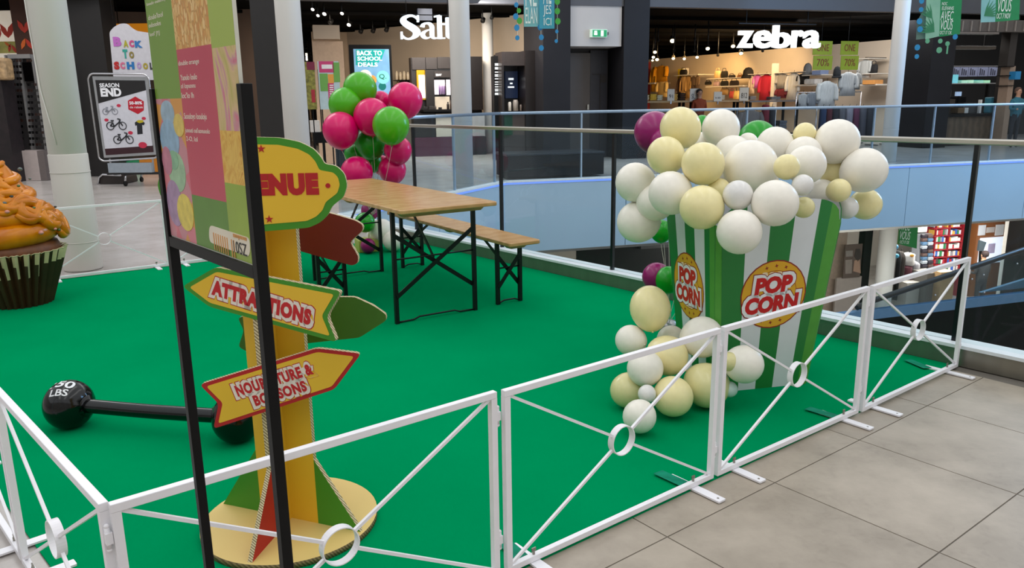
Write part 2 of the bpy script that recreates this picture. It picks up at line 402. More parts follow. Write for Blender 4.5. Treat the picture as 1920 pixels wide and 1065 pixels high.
# ------------------------------------------------------------------ near glass balustrade
def nb_t(x, y, z):                                                  # parameter on the near edge line seen at a pixel
    d = ray(x, y); n = NRM
    p = EYE + d * ((C0 - EYE).dot(n) / d.dot(n)); return (p - C0).dot(ND)
CAP = M('white_cap', '#e3e8ec', .35)
PLIN = M('steel_plinth', '#8d897f', .3, .75, var=.08, scale=4, stretch=(3, 3, .3))
DPOST = M('dark_glazing_bar', '#16181d', .3, .3)
bal = thing('glass_balustrade', 'long glass balustrade with steel handrail along the near edge of the atrium', 'railing', C0, math.atan2(ND.y, ND.x))
LN = 14.0
MB().b2((0, -.068, 0), (LN, .068, .10)).obj('plinth', [PLIN], bal, bevel=.004)
MB().b2((-.02, -.075, .10), (LN, .075, .118)).obj('cap', [CAP], bal)
MB().b2((-.02, -.03, 1.165), (LN, .03, 1.195)).obj('handrail', [STEEL], bal, bevel=.006)
jt = [nb_t(776, 300, 0), nb_t(939, 300, 0), nb_t(1150, 380, 0), nb_t(1812, 450, 0)]
dd = jt[2] - jt[1]
jt = [.02, jt[0], jt[1], jt[2], (jt[2] + jt[3]) / 2, jt[3], jt[3] + 1.6, jt[3] + 3.2, LN]
gme = None
for a, b in zip(jt, jt[1:]):
    MB().b2((a + .012, -.006, .118), (b - .012, .006, 1.165)).obj('glass_pane', [GLASS], bal)
for k, a in enumerate(jt[1:-1]):
    if k == 3: continue
    MB().b2((a - .011, -.014, .10), (a + .011, .014, 1.165)).obj('joint_post', [DPOST], bal)
# ------------------------------------------------------------------ far fascia and far balustrade
FPL = Plane(BEND, math.atan2(FD.y, FD.x))
LD = Vector((-.462, -.887, 0)); LPL = Plane(C0, math.atan2(-LD.y, -LD.x))
FASC = M('blue_lit_fascia_tint', '#a6bfd1', .35, var=.03, scale=.7)  # bluish light on the panels is put into their base colour
LEDB = M('blue_led_strip', '#7398f6', .4, emit=.8, var=.02)
fas = thing('trim_fascia', None, None, BEND, math.atan2(FD.y, FD.x), kind='structure')
js = [0] + [FPL.uv(x, 420)[0] for x in (1169.7, 1430, 1690, 1908.7)]
js += [js[-1] + 2.9 * k for k in (1, 2, 3, 4)]
for a, b in zip(js, js[1:]):
    MB().b2((a + .006, -.07, -1.08), (b - .006, -.006, .095)).obj('fascia_panel', [FASC], fas)
LL = (BEND - C0).length
fas2 = thing('trim_fascia_left', None, None, C0, math.atan2(-LD.y, -LD.x), kind='structure')
for a, b in ((0, LL * .5), (LL * .5, LL)):
    MB().b2((a + .006, -.07, -1.08), (b - .006, -.006, .095)).obj('fascia_panel', [FASC], fas2)
for o_, f_, L_ in ((BEND, fas, 24), (C0, fas2, LL)):
    MB().b2((0, -.10, .095), (L_, .06, .12)).obj('cap', [CAP], f_)
    MB().b2((0, -.083, .062), (L_, -.071, .092)).obj('led_strip', [LEDB], f_)
RAILB = M('blue_steel_rail', '#9fb4c8', .3, .6)
for nm, o_, ang, L_, posts, lab in (('a', BEND, FPL, 24, (1091, 1400, 1638, 1750, 1860), 'glass balustrade with slim rail across the atrium below the zebra shop'),
                               ('b', C0, LPL, LL, (853, 929), 'short glass balustrade with slim rail at the left end of the atrium')):
    e = ang.M.to_euler(); rz = math.atan2(FD.y, FD.x) if nm == 'a' else math.atan2(-LD.y, -LD.x)
    t = thing('glass_balustrade', lab, 'railing', o_ + Vector((0, 0, .12)), rz)
    ps = [0] + [ang.uv(x, 260)[0] for x in posts] + ([L_] if nm == 'b' else [15.5, 18.5, 21.5, L_])
    ps = sorted(p for p in ps if 0 <= p <= L_)
    for a, b in zip(ps, ps[1:]):
        if b - a < .1: continue
        MB().b2((a + .01, .02, 0), (b - .01, .035, 1.07)).obj('glass_pane', [GLASSB], t)
    for a in ps[1:-1]: MB().b2((a - .012, .01, 0), (a + .012, .045, 1.07)).obj('joint_post', [RAILB], t)
    MB().tube([(0, .03, 1.09), (L_, .03, 1.09)], .024, 10).obj('handrail', [RAILB], t)
# ------------------------------------------------------------------ columns
COLM = M('white_column_paint', '#e2dfd9', .5, var=.03, scale=1.2)
SLV = M('column_sleeve', '#cbc6be', .45, var=.05, scale=2, stretch=(1, 1, .3))
def column(base, r, lab, seams=(), sleeve=0, top=7.0):
    t = thing('column', lab, 'column', base)
    MB().lathe([(r, 0), (r, top)], 40).obj('shaft', [COLM], t)
    if sleeve: MB().lathe([(r + .004, .0), (r + .006, .01), (r + .006, sleeve - .008), (r, sleeve)], 40).obj('sleeve', [SLV], t)
    for z in seams: MB().lathe([(r + .0062, z - .004), (r + .0092, z - .003), (r + .0092, z + .003), (r + .0062, z + .004)], 40, caps=False).obj('seam', [SLV], t)
    return t
c1 = at(158, 509); c1 += Vector((c1.x, c1.y, 0)).normalized() * .15; c1.z = 0
column(c1, .150, 'thick white round column directly behind the cupcake and back barrier', (.25, .86), 1.02)
c2 = atY(547, 120, 11.6); column((c2.x, c2.y, 0), .177, 'white round column beside the black wall behind the welcome sign')
c3 = atY(869, 330, 13.3); column((c3.x, c3.y, 0), .167, 'bluish white round column in front of the Salt letters', (.05, .9, 1.1))
c4 = atY(1665, 300, 17.3); column((c4.x, c4.y, 0), .156, 'blue lit round column in front of the zebra shop', (.42, .7))
MB().tube([c1 + Vector((-.13, -.09, 3)), c1 + Vector((-.11, -.115, 2.1)), c1 + Vector((-.075, -.14, 1.55)), c1 + Vector((-.03, -.152, 1.3)), c1 + Vector((0.0, -.155, 1.1))], .005, 6).obj('cable', [COLM], bpy.data.objects['column'], world=True)
# ------------------------------------------------------------------ white barriers
BOLT = M('zinc_bolt', '#9a958c', .35, .8)
def barrier(p, q, lab, grp, ring=True):
    p = Vector((p[0], p[1], 0)); q = Vector((q[0], q[1], 0)); d = q - p; L = d.length
    t = thing('barrier_panel', lab, 'barrier', p, math.atan2(d.y, d.x), grp)
    W = .02; z0, z1 = .012, .604
    MB().b2((0, 0, z1 - W), (L, W, z1)).obj('top_rail', [WHITE], t, bevel=.0015)
    MB().b2((0, 0, z0), (L, W, z0 + W)).obj('bottom_rail', [WHITE], t, bevel=.0015)
    for x in (0, L - W): MB().b2((x, .0003, z0 + W), (x + W, W - .0003, z1 - W)).obj('post', [WHITE], t)
    c = Vector((L / 2, W / 2, (z0 + z1) / 2)); ro = .052
    rg = MB(); n = 36; vs = []; 
    for k in range(n):
        a = 2 * pi * k / n
        for r, y in ((ro, -.0125), (ro, .0125), (ro - .003, .0125), (ro - .003, -.0125)): vs.append(c + Vector((r * math.cos(a), y, r * math.sin(a))))
    fs = [(4 * k + i, 4 * k + (i + 1) % 4, 4 * ((k + 1) % n) + (i + 1) % 4, 4 * ((k + 1) % n) + i) for k in range(n) for i in range(4)]
    rg.add(vs, fs); rg.obj('ring', [WHITE], t)
    for sx, sz in ((-1, -1), (1, -1), (1, 1), (-1, 1)):
        e = c + Vector((sx * (L / 2 - W), 0, sz * ((z1 - z0) / 2 - W)))
        u = (e - c).normalized()
        MB().bar(c + u * (ro - .001), e + u * .004, .009, .009, up=(0, 1, 0)).obj('brace', [WHITE], t)
    for x in (.11, L - .11):
        f = MB().prism(rb([(x - .019, -.125), (x + .019, -.125), (x + .019, .125), (x - .019, .125)], .004, 2), .0035, .0105).obj('foot', [WHITE], t)
        b = MB().cyl((x, .010, z0 + W), (x, .010, z0 + W + .013), .0045, 8); b.box((x, .010, z0 + W + .016), (.016, .004, .012)); pass
        b.obj('bolt', [BOLT], f); MB().cyl((x, -.105, .0104), (x, -.105, .0112), .0045, 8).obj('screw_hole', [BOLT], f)
    for z in (.50, .10):
        h = MB().cyl((L + .006, W / 2 - .002, z), (L + .006, W / 2 - .002, z + .05), .0055, 10); h.b2((L - .001, .002, z + .012), (L + .014, W - .004, z + .038)); h.sph((L + .006, W / 2 - .002, z + .052), .006, 10, 6); h.sph((L + .006, W / 2 - .002, z - .003), .006, 10, 6)
        h.obj('hinge', [WHITE], t)
    return t
zt = .604
T_ = lambda x, y: at(x, y, zt)
G1 = 'white metal barrier panels in the front row'
b1, b2_, b3, b4 = [(T_(206, 947.8), T_(932.1, 734.4)), (T_(946.8, 733.5), T_(1352.5, 615.8)), (T_(1359.9, 613.8), T_(1632.1, 537.2)), (T_(1639.4, 536.3), T_(1821.7, 482.2))]
barrier(*b1, 'white barrier panel before the signpost, crossed by the poster stand legs', G1)
barrier(*b2_, 'white barrier panel second from the corner, before the lower balloons', G1)
barrier(*b3, 'white barrier panel before the popcorn box', G1)
barrier(*b4, 'white barrier panel at the right end beside the steel plinth', G1)
S0 = T_(184, 946); sd = (T_(11, 737) - T_(202, 940)); sd.z = 0; sd.normalize()
G2 = 'white metal barrier panels down the left side'
barrier(S0 + sd * 1.0, S0 + sd * .0, 'white side barrier panel nearest the corner, meeting the front row', G2)
barrier(S0 + sd * 2.015, S0 + sd * 1.015, 'white side barrier panel cut by the left picture edge', G2)
Bq = at(319, 497, .012); Bp = at(105, 523.5, .012); bdn = (Bq - Bp).normalized()
G3 = 'white metal barrier panels along the back'
barrier(Bq - bdn, Bq, 'white barrier panel at the back in front of the thick round column', G3)
barrier(Bq + bdn * .015, Bq + bdn * 1.015, 'white barrier panel at the back seen through the poster stand', G3)
barrier(Bq - bdn * 2.015, Bq - bdn * 1.015, 'white barrier panel at the back hidden behind the cupcake', G3)
# ------------------------------------------------------------------ poster stand
pr = atY(488, 500, 1.13); pl = atY(323, 452, 1.43)
ps = thing('poster_stand', 'black poster stand with a tall green and pink price board in the foreground', 'stand', (pl.x, pl.y, 0), math.atan2(pr.y - pl.y, pr.x - pl.x))
SPL = Plane((pl.x, pl.y, 0), math.atan2(pr.y - pl.y, pr.x - pl.x))
zb = (SPL.uv(330, 455)[1] + SPL.uv(484, 505)[1]) / 2
SW = (pr - pl); SW.z = 0; SW = SW.length
zt_ = SPL.uv(462, 156)[1]
for x in (0, SW): MB().b2((x - .0085, -.0085, .012), (x + .0085, .0085, zt_)).obj('upright', [BLACK], ps, bevel=.001)
MB().b2((.0095, -.008, zb - .010), (SW - .0095, .008, zb + .008)).obj('cross_bar', [BLACK], ps)
for x in (0, SW): MB().b2((x - .02, -.16, 0), (x + .02, .16, .012)).obj('foot', [BLACK], ps, bevel=.002)
zt2 = 1.92
PB = M('board_white', '#d8d6c8', .4)
MB().b2((.010, -.003, zb + .008), (SW - .010, .003, zt2)).obj('board', [PB], ps)
PG = M('print_green', '#6f9433', .35, c2='#7da03d', scale=2); PLG = M('print_light_green', '#a9ba5c', .35, c2='#a0b74b', scale=2)
PDG = M('print_deep_green', '#5c8a2c', .35); PP = M('print_pink', '#c8505f', .35, c2='#bf4459', scale=3)
PCH = vor('print_fries', ['#e2b468', '#d79d53', '#edc98a', '#cf8f49', '#e6be78'], 170, .4, stretch=(1, 1, .4), edge='#c08f4c')
PCD = swirl('print_candy', ['#6f6380', '#d6798b', '#c9949a', '#d8b98a', '#c7bd62', '#dccb7c', '#b8b05a'], 13, 3, stretch=(1, 1, .6))
PMA = vor('print_macarons', ['#d2707d', '#d99a4b', '#c98a92', '#d6808a'], 22, .4)
PND = swirl('print_noodles', ['#b9771f', '#dca23a', '#e6c05c', '#d28a2b', '#e9cf86', '#cf9430'], 22, 5, stretch=(1, 1, .5))
PTX = M('print_text_cream', '#efe6d6', .4)
c1_ = .010; c4_ = SW - .010; cA = SPL.uv(345, 190)[0]; cB = SPL.uv(411, 190)[0]
zv = lambda x, y: SPL.uv(x, y)[1]
yf = -.0032
def pr_(nm, x0, x1, z0, z1, m, y=.0004): return MB().b2((x0, yf - y, z0), (x1, yf, z1)).obj(nm, [m], ps)
zg = zv(320, 185); zp = zv(375, 87); zpb = zv(390, 370); zcd = zv(440, 85); zcb = zv(445, 345)
pr_('print_panel', c1_, cA, zg, zt2, PG)
mp_ = pr_('print_picture', c1_, cA, zb + .01, zg, PMA)
pr_('print_picture', cA, cB, zp, zt2, PCH)
pr_('print_panel', cA, cB, zpb, zp, PP)
pr_('print_panel', cA, cB, zb + .01, zpb, PDG)
pr_('print_panel', cB, c4_, zcd, zt2, PLG)
zc2 = (zcd + zcb) / 2 - .02
pr_('print_picture', cB, c4_, zc2, zcd, PCD)
pr_('print_picture', cB, c4_, zcb, zc2, PND)
pr_('print_panel', cB, c4_, zb + .01, zcb, M('print_lime', '#93ad3a', .35))
for k, (x, y, rx, ry, c) in enumerate([(318, 212, 13, 24, '#9db6c6'), (322, 262, 18, 38, '#8fb0c8'), (336, 322, 16, 38, '#9dc09a'), (322, 378, 14, 42, '#a98bab'), (352, 398, 15, 34, '#ddc95a'), (346, 235, 10, 22, '#d9bf62'), (330, 300, 9, 18, '#86b48f'), (312, 300, 9, 26, '#c07a8e')]):
    u_, v_ = SPL.uv(x, y); a = abs(SPL.uv(x + rx, y)[0] - u_); b = abs(SPL.uv(x, y - ry)[1] - v_)
    cx = min(max(u_, c1_ + a), cA - a)
    MB().prism([(px_, py_) for px_, py_ in circ(cx, v_, a, b, 20)], 0, .0003 + .0001 * k, Matrix.Translation((0, yf - .0004, 0)) @ Matrix.Rotation(pi / 2, 4, 'X')).obj('print_macaron', [M('macaron' + str(k), c, .4, var=.15, scale=60)], ps)
def ptext(s, x0, y0, x1, y1, m=PTX, bold=0.0, y=.0005):
    a = SPL.rect(x0, y0, x1, y1); vs, fs = text(s, a[2] - a[0], a[3] - a[1], bold, .0003)
    MB().add(vs, fs, 0, Matrix.Translation(((a[0] + a[2]) / 2, yf - y, (a[1] + a[3]) / 2)) @ Matrix.Rotation(pi / 2, 4, 'X')).obj('lettering', [m], ps)
for s, r in [('louulo ouluooly', (279, 0, 316, 8)), ("doulo'lool", (282, 25, 310, 35)), ('oulooolos', (283, 41, 306, 50)), ("lool' JYJ", (285, 59, 304, 69)), ('double orange', (339, 112, 378, 124)), ('Yaoulo loulo', (343, 139, 374, 150)), ('ol lopuoou', (344, 156, 371, 168)), ("loc'lo lh", (345, 173, 368, 184)), ('Soouloyo loouloju', (350, 212, 392, 227)), ("juoouti oul'uoouoolo", (352, 240, 398, 252)), ('2-O, lol', (354, 256, 375, 266))]: ptext(s, *r)
a = SPL.rect(397, 424, 479, 484)
lbl = MB().prism(rb([SPL.uv(397, 421), SPL.uv(474, 446), SPL.uv(474, 482), SPL.uv(397, 453)], .02, 5), 0, .0008, Matrix.Translation((0, yf - .0004, 0)) @ Matrix.Rotation(pi / 2, 4, 'X')).obj('price_label', [M('label_cream', '#e2d9c4', .4)], ps)
for k in range(10):
    if k == 7: continue
    u0 = SPL.uv(406 + k * 4.2, 440 + k * 1.6)
    MB().b2((u0[0] - .0014, yf - .0018, u0[1] - .024), (u0[0] + .0014, yf - .0012, u0[1] + .004)).obj('bar_code_line', [M('label_orange', '#d99a55', .5)], ps)
ptext('10SZ', 444, 454, 468, 476, M('label_black', '#2d2b28', .5), 0, .0016); ptext('sampuous', 443, 441, 468, 450, M('label_orange', '#d99a55', .5), .02, .0016)
# ------------------------------------------------------------------ cardboard signpost
YEL = M('sign_yellow', '#e8bb30', .5, var=.03, scale=3); YEL2 = M('post_yellow', '#e6b92e', .5, var=.03, scale=2)
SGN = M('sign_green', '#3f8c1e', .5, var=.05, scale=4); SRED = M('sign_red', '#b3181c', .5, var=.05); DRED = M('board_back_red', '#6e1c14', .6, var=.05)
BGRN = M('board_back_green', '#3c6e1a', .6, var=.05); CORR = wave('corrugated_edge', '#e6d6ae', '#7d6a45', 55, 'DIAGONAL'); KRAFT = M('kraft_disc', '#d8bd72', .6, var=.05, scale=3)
CREAM = M('letter_cream', '#e8ddd0', .5)
dl, dr = at(390, 1012), at(718, 966)
DC = (dl + dr) / 2 + Vector((-.03, .03, 0)); DR = .295
post = thing('signpost', 'yellow cardboard signpost with arrow boards on a round kraft base', 'signpost', (DC.x, DC.y, .003))
MB().lathe([(DR, 0), (DR, .022)], 56).obj('base_disc', [KRAFT], post)
dm = bpy.data.objects['base_disc'].data; dm.materials.append(wave('corrugated_disc_edge', '#8d7a50', '#5c4a2c', 40, 'DIAGONAL'))
for p in dm.polygons:
    if abs(p.normal.z) < .5: p.material_index = 1
ra, fa = (at(690, 1000, .02) - DC), (at(462, 1065, .02) - DC)
ra.z = fa.z = 0; angR = math.atan2(ra.y, ra.x); angF = math.atan2(fa.y, fa.x)
HP = 1.20
PLW = .118; TK = .016
arms = [(angR, SGN, PLW), (angF, SRED, PLW), (angR + pi, SGN, PLW), (angF + pi, SRED, PLW)]
for a, m, wd in arms:
    d = Vector((math.cos(a), math.sin(a), 0)); n = Vector((-d.y, d.x, 0))
    mm = MB(); q = [d * .006 - n * (TK / 2), d * wd - n * (TK / 2), d * wd + n * (TK / 2), d * .006 + n * (TK / 2)]
    vs = [p + Vector((0, 0, .022)) for p in q] + [p + Vector((0, 0, HP)) for p in q]
    mm.add(vs, [(3, 2, 1, 0), (4, 5, 6, 7), (0, 1, 5, 4), (1, 2, 6, 5), (2, 3, 7, 6), (3, 0, 4, 7)], [1, 1, 0, 1, 0, 0])
    mm.obj('post_plate', [YEL2, CORR], post)
    # gusset triangle along the arm
    gl_ = .25; gh = .235
    vs = []
    for s in (-1, 1):
        for r, z in ((wd, .022), (wd + gl_ - .085, .022), (wd, .022 + gh)): vs.append(d * r + n * (s * TK / 2) + Vector((0, 0, z)))
    MB().add(vs, [(0, 2, 1), (3, 4, 5), (0, 1, 4, 3), (1, 2, 5, 4), (2, 0, 3, 5)], [0, 0, 1, 1, 1]).obj('gusset', [m, CORR], post)
def board(pts, depth, ang, roll, mats, name='arrow_board', r=.012, th=.016, border=None, label=None):
    cx = sum(p[0] for p in pts) / len(pts); cy = sum(p[1] for p in pts) / len(pts)
    o = atY(cx, cy, depth); pl_ = Plane(o, ang, roll)
    raw = pl_.poly(pts); poly = rb(raw, r)
    a = sum(poly[i - 1][0] * poly[i][1] - poly[i][0] * poly[i - 1][1] for i in range(len(poly)))
    if a < 0: poly = poly[::-1]
    b = MB().prism(poly, -th, 0, pl_.M, 0, 1).obj(name, [mats[0], CORR], post, world=True)
    if border:
        MB().prism(rb(inset(raw, border), r * .6), 0, .0012, pl_.M).obj('yellow_face', [mats[1]], b, world=True)
    if label: b['label'] = label
    return b, pl_
def btext(b, pl_, s, x, y, wpx, hpx, rot, z=.0012, m=None, bold=.03, outline=True, sp=1.14):
    u0 = pl_.uv(x, y); sc_ = abs(pl_.uv(x + 50, y)[0] - u0[0]) / 50
    vs, fs = text(s, wpx * sc_, hpx * sc_, bold, .0014, sp=sp)
    T = pl_.T(u0[0], u0[1], z, rot)
    if outline:
        v2, f2 = text(s, (wpx + 15) * sc_, (hpx + 15) * sc_, bold + .13, .0005, sp=sp); MB().add(v2, f2, 0, T).obj('letter_outline', [SRED], b, world=True)
        v2, f2 = text(s, (wpx + 12) * sc_, (hpx + 12) * sc_, bold + .11, .0009, sp=sp); MB().add(v2, f2, 0, T).obj('letter_ground', [CREAM], b, world=True)
        k_ = wpx * sc_ * .47; q_ = hpx * sc_ * .3
        MB().prism(rb([(-k_, -q_), (k_, -q_), (k_, q_), (-k_, q_)], q_ * .5), 0, .0008, T).obj('letter_ground', [CREAM], b, world=True)
    MB().add(vs, fs, 0, T).obj('lettering', [m or SRED], b, world=True)
YF = DC.y - .13
LRED = M('letter_red', '#c01a20', .5)
top = [(480, 257), (523, 258), (562, 266), (588, 279), (603, 296), (608, 307), (631, 311), (646, 326), (651, 348), (644, 370), (622, 387), (616, 402), (601, 417), (579, 427), (493, 434)]
mir = [(946 - x, y - (x - 473) * .0) for x, y in top[::-1]]
tb, tpl = board(top + mir, YF, .05, 0, (SGN, YEL), 'name_board', r=.012, border=.021, label='yellow cloud shaped name board with green border')
btext(tb, tpl, 'BIENVENUE', 473, 347, 250, 42, 0, bold=.085, outline=False)
for x, y, r in [(615, 348, 4.6), (331, 348, 4.6)]:
    u_ = tpl.uv(x, y); MB().cyl(tpl.w(*u_, .001), tpl.w(*u_, .0026), r * YF / F, 14).obj('dot', [SRED], tb, world=True)
def star(c, R_, n=5, ph=.3): return [(c[0] + (R_ if k % 2 == 0 else R_ * .4) * math.cos(ph + pi * k / n), c[1] + (R_ if k % 2 == 0 else R_ * .4) * math.sin(ph + pi * k / n)) for k in range(2 * n)]
for x, y in [(490, 279), (505, 411), (455, 279), (441, 411)]:
    MB().prism(star(tpl.uv(x, y), .0125), .0012, .0026, tpl.M).obj('star', [SRED], tb, world=True)
# ATTRACTIONS arrow
pts = [(342, 537), (404, 501), (640, 546), (612, 594), (632, 642), (392, 575)]
ab, apl = board(pts, YF - .01, -.34, -.115, (SGN, YEL), border=.014, r=.018, label='yellow arrow board with green border pointing left')
btext(ab, apl, 'ATTRACTIONS', 489, 566, 186 * 1.02, 27, -.085, bold=.07, m=LRED)
# NOURRITURE arrow
pts = [(374, 721), (594, 653), (677, 663), (627, 730), (400, 804), (410, 757)]
nb_, npl = board(pts, YF - .01, .02, .0, (SRED, YEL), border=.012, r=.016, label='yellow arrow board with red border pointing right')
btext(nb_, npl, 'NOURRITURE &', 514, 712, 152, 23, .285, bold=.05, m=LRED)
btext(nb_, npl, 'BOISSONS', 525, 737, 104, 22, .285, bold=.05, m=LRED)
# boards on the far side, seen from behind
pts = [(530, 385), (617, 399), (668, 414), (680, 422), (680, 432), (656, 454), (672, 481), (670, 494), (660, 498), (588, 478), (525, 460)]
rbk, _ = board(pts, DC.y + .13, -.15, 0, (DRED, DRED), label='plain dark red back of an arrow board')
pts = [(446, 596), (520, 575), (632, 557), (665, 557), (700, 573), (724, 590), (724, 601), (674, 633), (601, 641), (520, 650), (462, 659), (447, 650), (457, 620)]
gbk, _ = board(pts, DC.y + .13, -.05, 0, (BGRN, BGRN), label='plain dark green back of an arrow board')
# ------------------------------------------------------------------ beer table and benches
WOOD = wave('varnished_pine', '#c79e68', '#b98c57', 2.2, 'Y', .24, 7, .02); WEDGE = M('pine_edge', '#c79d68', .45, c2='#b08450', scale=6, stretch=(1, 12, 1))
DSTL = M('dark_green_black_steel', '#15181a', .4, .4)
def trestle2(name, lab, cat, grp, A, B, width, h, leg_in, L):
    A = Vector((A.x, A.y, 0)); B = Vector((B.x, B.y, 0)); d = B - A; st = d.length; mid = (A + B) / 2; ang = math.atan2(d.y, d.x)
    t = thing(name, lab, cat, (mid.x, mid.y, .003), ang, grp)
    y0 = -leg_in; y1 = L - leg_in
    tp = rb([(-width / 2, y0), (width / 2, y0), (width / 2, y1), (-width / 2, y1)], .03, 4)
    MB().prism(tp, h - .027, h).obj('table_top' if cat == 'table' else 'seat', [WOOD], t, bevel=.006)
    for yy in (y0 + .13, (y0 + y1) / 2, y1 - .13):
        MB().prism([(-width / 2 + .03, h - .0271), (width / 2 - .03, h - .0271), (width / 2 - .075, h - .06), (-width / 2 + .075, h - .06)], -.03, .03, Matrix.Translation((0, yy, 0)) @ Matrix.Rotation(pi / 2, 4, 'X')).obj('cleat', [WEDGE], t)
    hs = st / 2; bz = .022
    for yy, s in ((0, 1), (y1 - leg_in, -1)):
        for x in (-hs, hs):
            MB().b2((x - .0125, yy - .0125, 0), (x + .0125, yy + .0125, h - .0275)).obj('leg', [DSTL], t)
        za = .13 * h / .77 + .05; zb_ = h * .76
        for x, zz0, zz1, o_ in ((-hs, za, zb_, -.004), (hs, za, zb_, .004)):
            MB().bar((x, yy + o_ * 3.6, zz0), (-x, yy + o_ * 3.6, zz1), .028, .006, up=(0, 1, 0)).obj('cross_brace', [DSTL], t)
        # floor bar with a raised middle
        q = hs * .45
        MB().tube([(-hs, yy, .008), (-q - .04, yy, .010), (-q, yy, .024), (q, yy, .024), (q + .04, yy, .010), (hs, yy, .008)], .006, 6).obj('floor_bar', [DSTL], t)
        MB().bar((hs * .0, yy + s * .42 * min(1, L / 2.2), h - .03), (hs * .0, yy + s * .02, h * .52), .022, .006, up=(1, 0, 0)).obj('stay', [DSTL], t)
        MB().tube([(-hs, yy, h * .55), (hs, yy, h * .55)], .006, 6).obj('stretcher', [DSTL], t)
    return t
tA, tB = at(745, 608), at(891, 582)
trestle2('beer_table', 'long varnished wooden folding table with black crossed steel legs', 'table', None, tA, tB, .70, .775, .24, 2.05)
bA, bB = at(933, 572), at(976, 564)
dirx = (tB - tA).normalized(); m_ = (bA + bB) / 2
trestle2('beer_bench', 'varnished wooden bench right of the long table beside the glass railing', 'bench', 'folding benches beside the table', m_ - dirx * .095, m_ + dirx * .095, .26, .475, .22, 2.0)
bl = at(652, 572) - dirx * .105; diry = Vector((-dirx.y, dirx.x, 0))
trestle2('beer_bench', 'varnished wooden bench left of the long table, mostly behind the signpost', 'bench', 'folding benches beside the table', bl - dirx * .095, bl + dirx * .095, .26, .475, .14, 2.0)
# ------------------------------------------------------------------ inflatable dumbbell
VIN = M('black_vinyl', '#060607', .16, var=.2, scale=9, bump=.2, coat=.12, spec=.4)
pL = at(136, 800); pR = at(449, 826); dx = (pR - pL); dx.z = 0; LD_ = dx.length
db = thing('inflatable_dumbbell', 'black inflatable dumbbell with white 150 lettering lying on the green carpet', 'inflatable', (pL.x, pL.y, .003), math.atan2(dx.y, dx.x))
Rb = .112
def wob(sx):
    m = MB(); n = 40; k_ = 20; vs = []; fs = []
    for i in range(k_ + 1):
        th = pi * i / k_
        for j in range(n):
            ph = 2 * pi * j / n
            pk = math.exp(-((th if sx > 0 else pi - th) / .5) ** 2)
            r = Rb * (1 + .018 * math.cos(9 * ph) * pk * 2) * (1 - .05 * math.cos(th) ** 8)
            x = r * math.cos(th) * .93; y = r * math.sin(th) * math.cos(ph); z = r * math.sin(th) * math.sin(ph)
            vs.append((x, y, max(z, -Rb * .93) + Rb * .93))
    for i in range(k_):
        for j in range(n): fs.append((i * n + j, i * n + (j + 1) % n, (i + 1) * n + (j + 1) % n, (i + 1) * n + j))
    return m.add(vs, fs, 0, None, True)
wob(1).obj('ball', [VIN], db)
m2 = wob(-1); m2.v = [p + Vector((LD_, 0, 0)) for p in m2.v]; m2.obj('ball', [VIN], db)
MB().tube(cr([(Rb * .8, 0, Rb * .93), (Rb * 1.1, 0, Rb * .93), (LD_ / 2, 0, Rb * .9), (LD_ - Rb * 1.1, 0, Rb * .93), (LD_ - Rb * .8, 0, Rb * .93)], 5), [.05] * 3 + [.032] * 15 + [.05] * 3, 20).obj('bar', [VIN], db)
WPR = M('white_print', '#e6e6e8', .4)
def onball(s, w_, h_, yaw, el, rot):
    vs, fs = text(s, w_, h_, .02, .0006); m = MB(); out = []
    c = Vector((0, 0, Rb * .93))
    Rm = Matrix.Rotation(yaw, 3, 'Z') @ Matrix.Rotation(el, 3, 'X') @ Matrix.Rotation(rot, 3, 'Z')
    bm = bmesh.new(); vv = [bm.verts.new(v) for v in vs]
    for f in fs:
        try: bm.faces.new([vv[i] for i in f])
        except ValueError: pass
    bmesh.ops.triangulate(bm, faces=bm.faces[:])
    vs = [v.co.copy() for v in bm.verts]; bm.verts.index_update(); fs = [[v.index for v in f.verts] for f in bm.faces]; bm.free()
    for v in vs:
        a = v.x / Rb; b = v.y / Rb
        d = Vector((math.sin(a) * math.cos(b), math.sin(b), math.cos(a) * math.cos(b)))
        d = Rm @ d; d.normalize(); r = Rb * (1.012 if v.z > .0003 else 1.003)
        out.append(c + Vector((d.x * r * .935, d.y * r, d.z * r)))
    m.add(out, fs); m.obj('lettering', [WPR], db)
onball('150', .112, .05, .18, .22, .0); onball('LBS', .082, .034, .28, .70, .0)
# ------------------------------------------------------------------ giant cupcake
cuC = Vector((-3.63, 5.64, .003))
cu = thing('giant_cupcake', 'giant cupcake display with swirled orange yellow icing and pleated brown gold case', 'cupcake', cuC)
GOLD = M('case_gold_fold', '#c4b68c', .35, 0, var=.12, scale=6); CASE = M('case_dark_brown', '#3a2213', .35, var=.25, scale=5); CAKE = M('brown_cake', '#6d3c16', .5, var=.2, scale=20, bump=.3)
ICE = M('orange_icing', '#e28c00', .25, var=.18, scale=6, c2='#b86400', coat=.08, spec=.35)
nf = 28; nn = nf * 4; vs = []; fs = []; mi = []
zs = [0, .14, .23, .32, .405]; rb_, rt_ = .195, .322
def rimr(k, z): return rb_ + (rt_ - rb_) * z / .405 + (.012 + .012 * z / .405) * (2 * [0, .5, 1, .5][k % 4] - 1)
for z in zs:
    for k in range(nn): vs.append((rimr(k, z) * math.cos(2 * pi * k / nn), rimr(k, z) * math.sin(2 * pi * k / nn), z - (.012 if z > .4 and k % 4 == 0 else 0)))
for i in range(4):
    for k in range(nn):
        fs.append((i * nn + k, i * nn + (k + 1) % nn, (i + 1) * nn + (k + 1) % nn, (i + 1) * nn + k)); mi.append(1 if (k % 4 == 2 and i >= 2) or (k % 4 == 1 and i == 3) else 0)
mbc = MB().add(vs, fs, mi); mbc.add([vs[k] for k in range(nn)], [list(range(nn))[::-1]], 0)
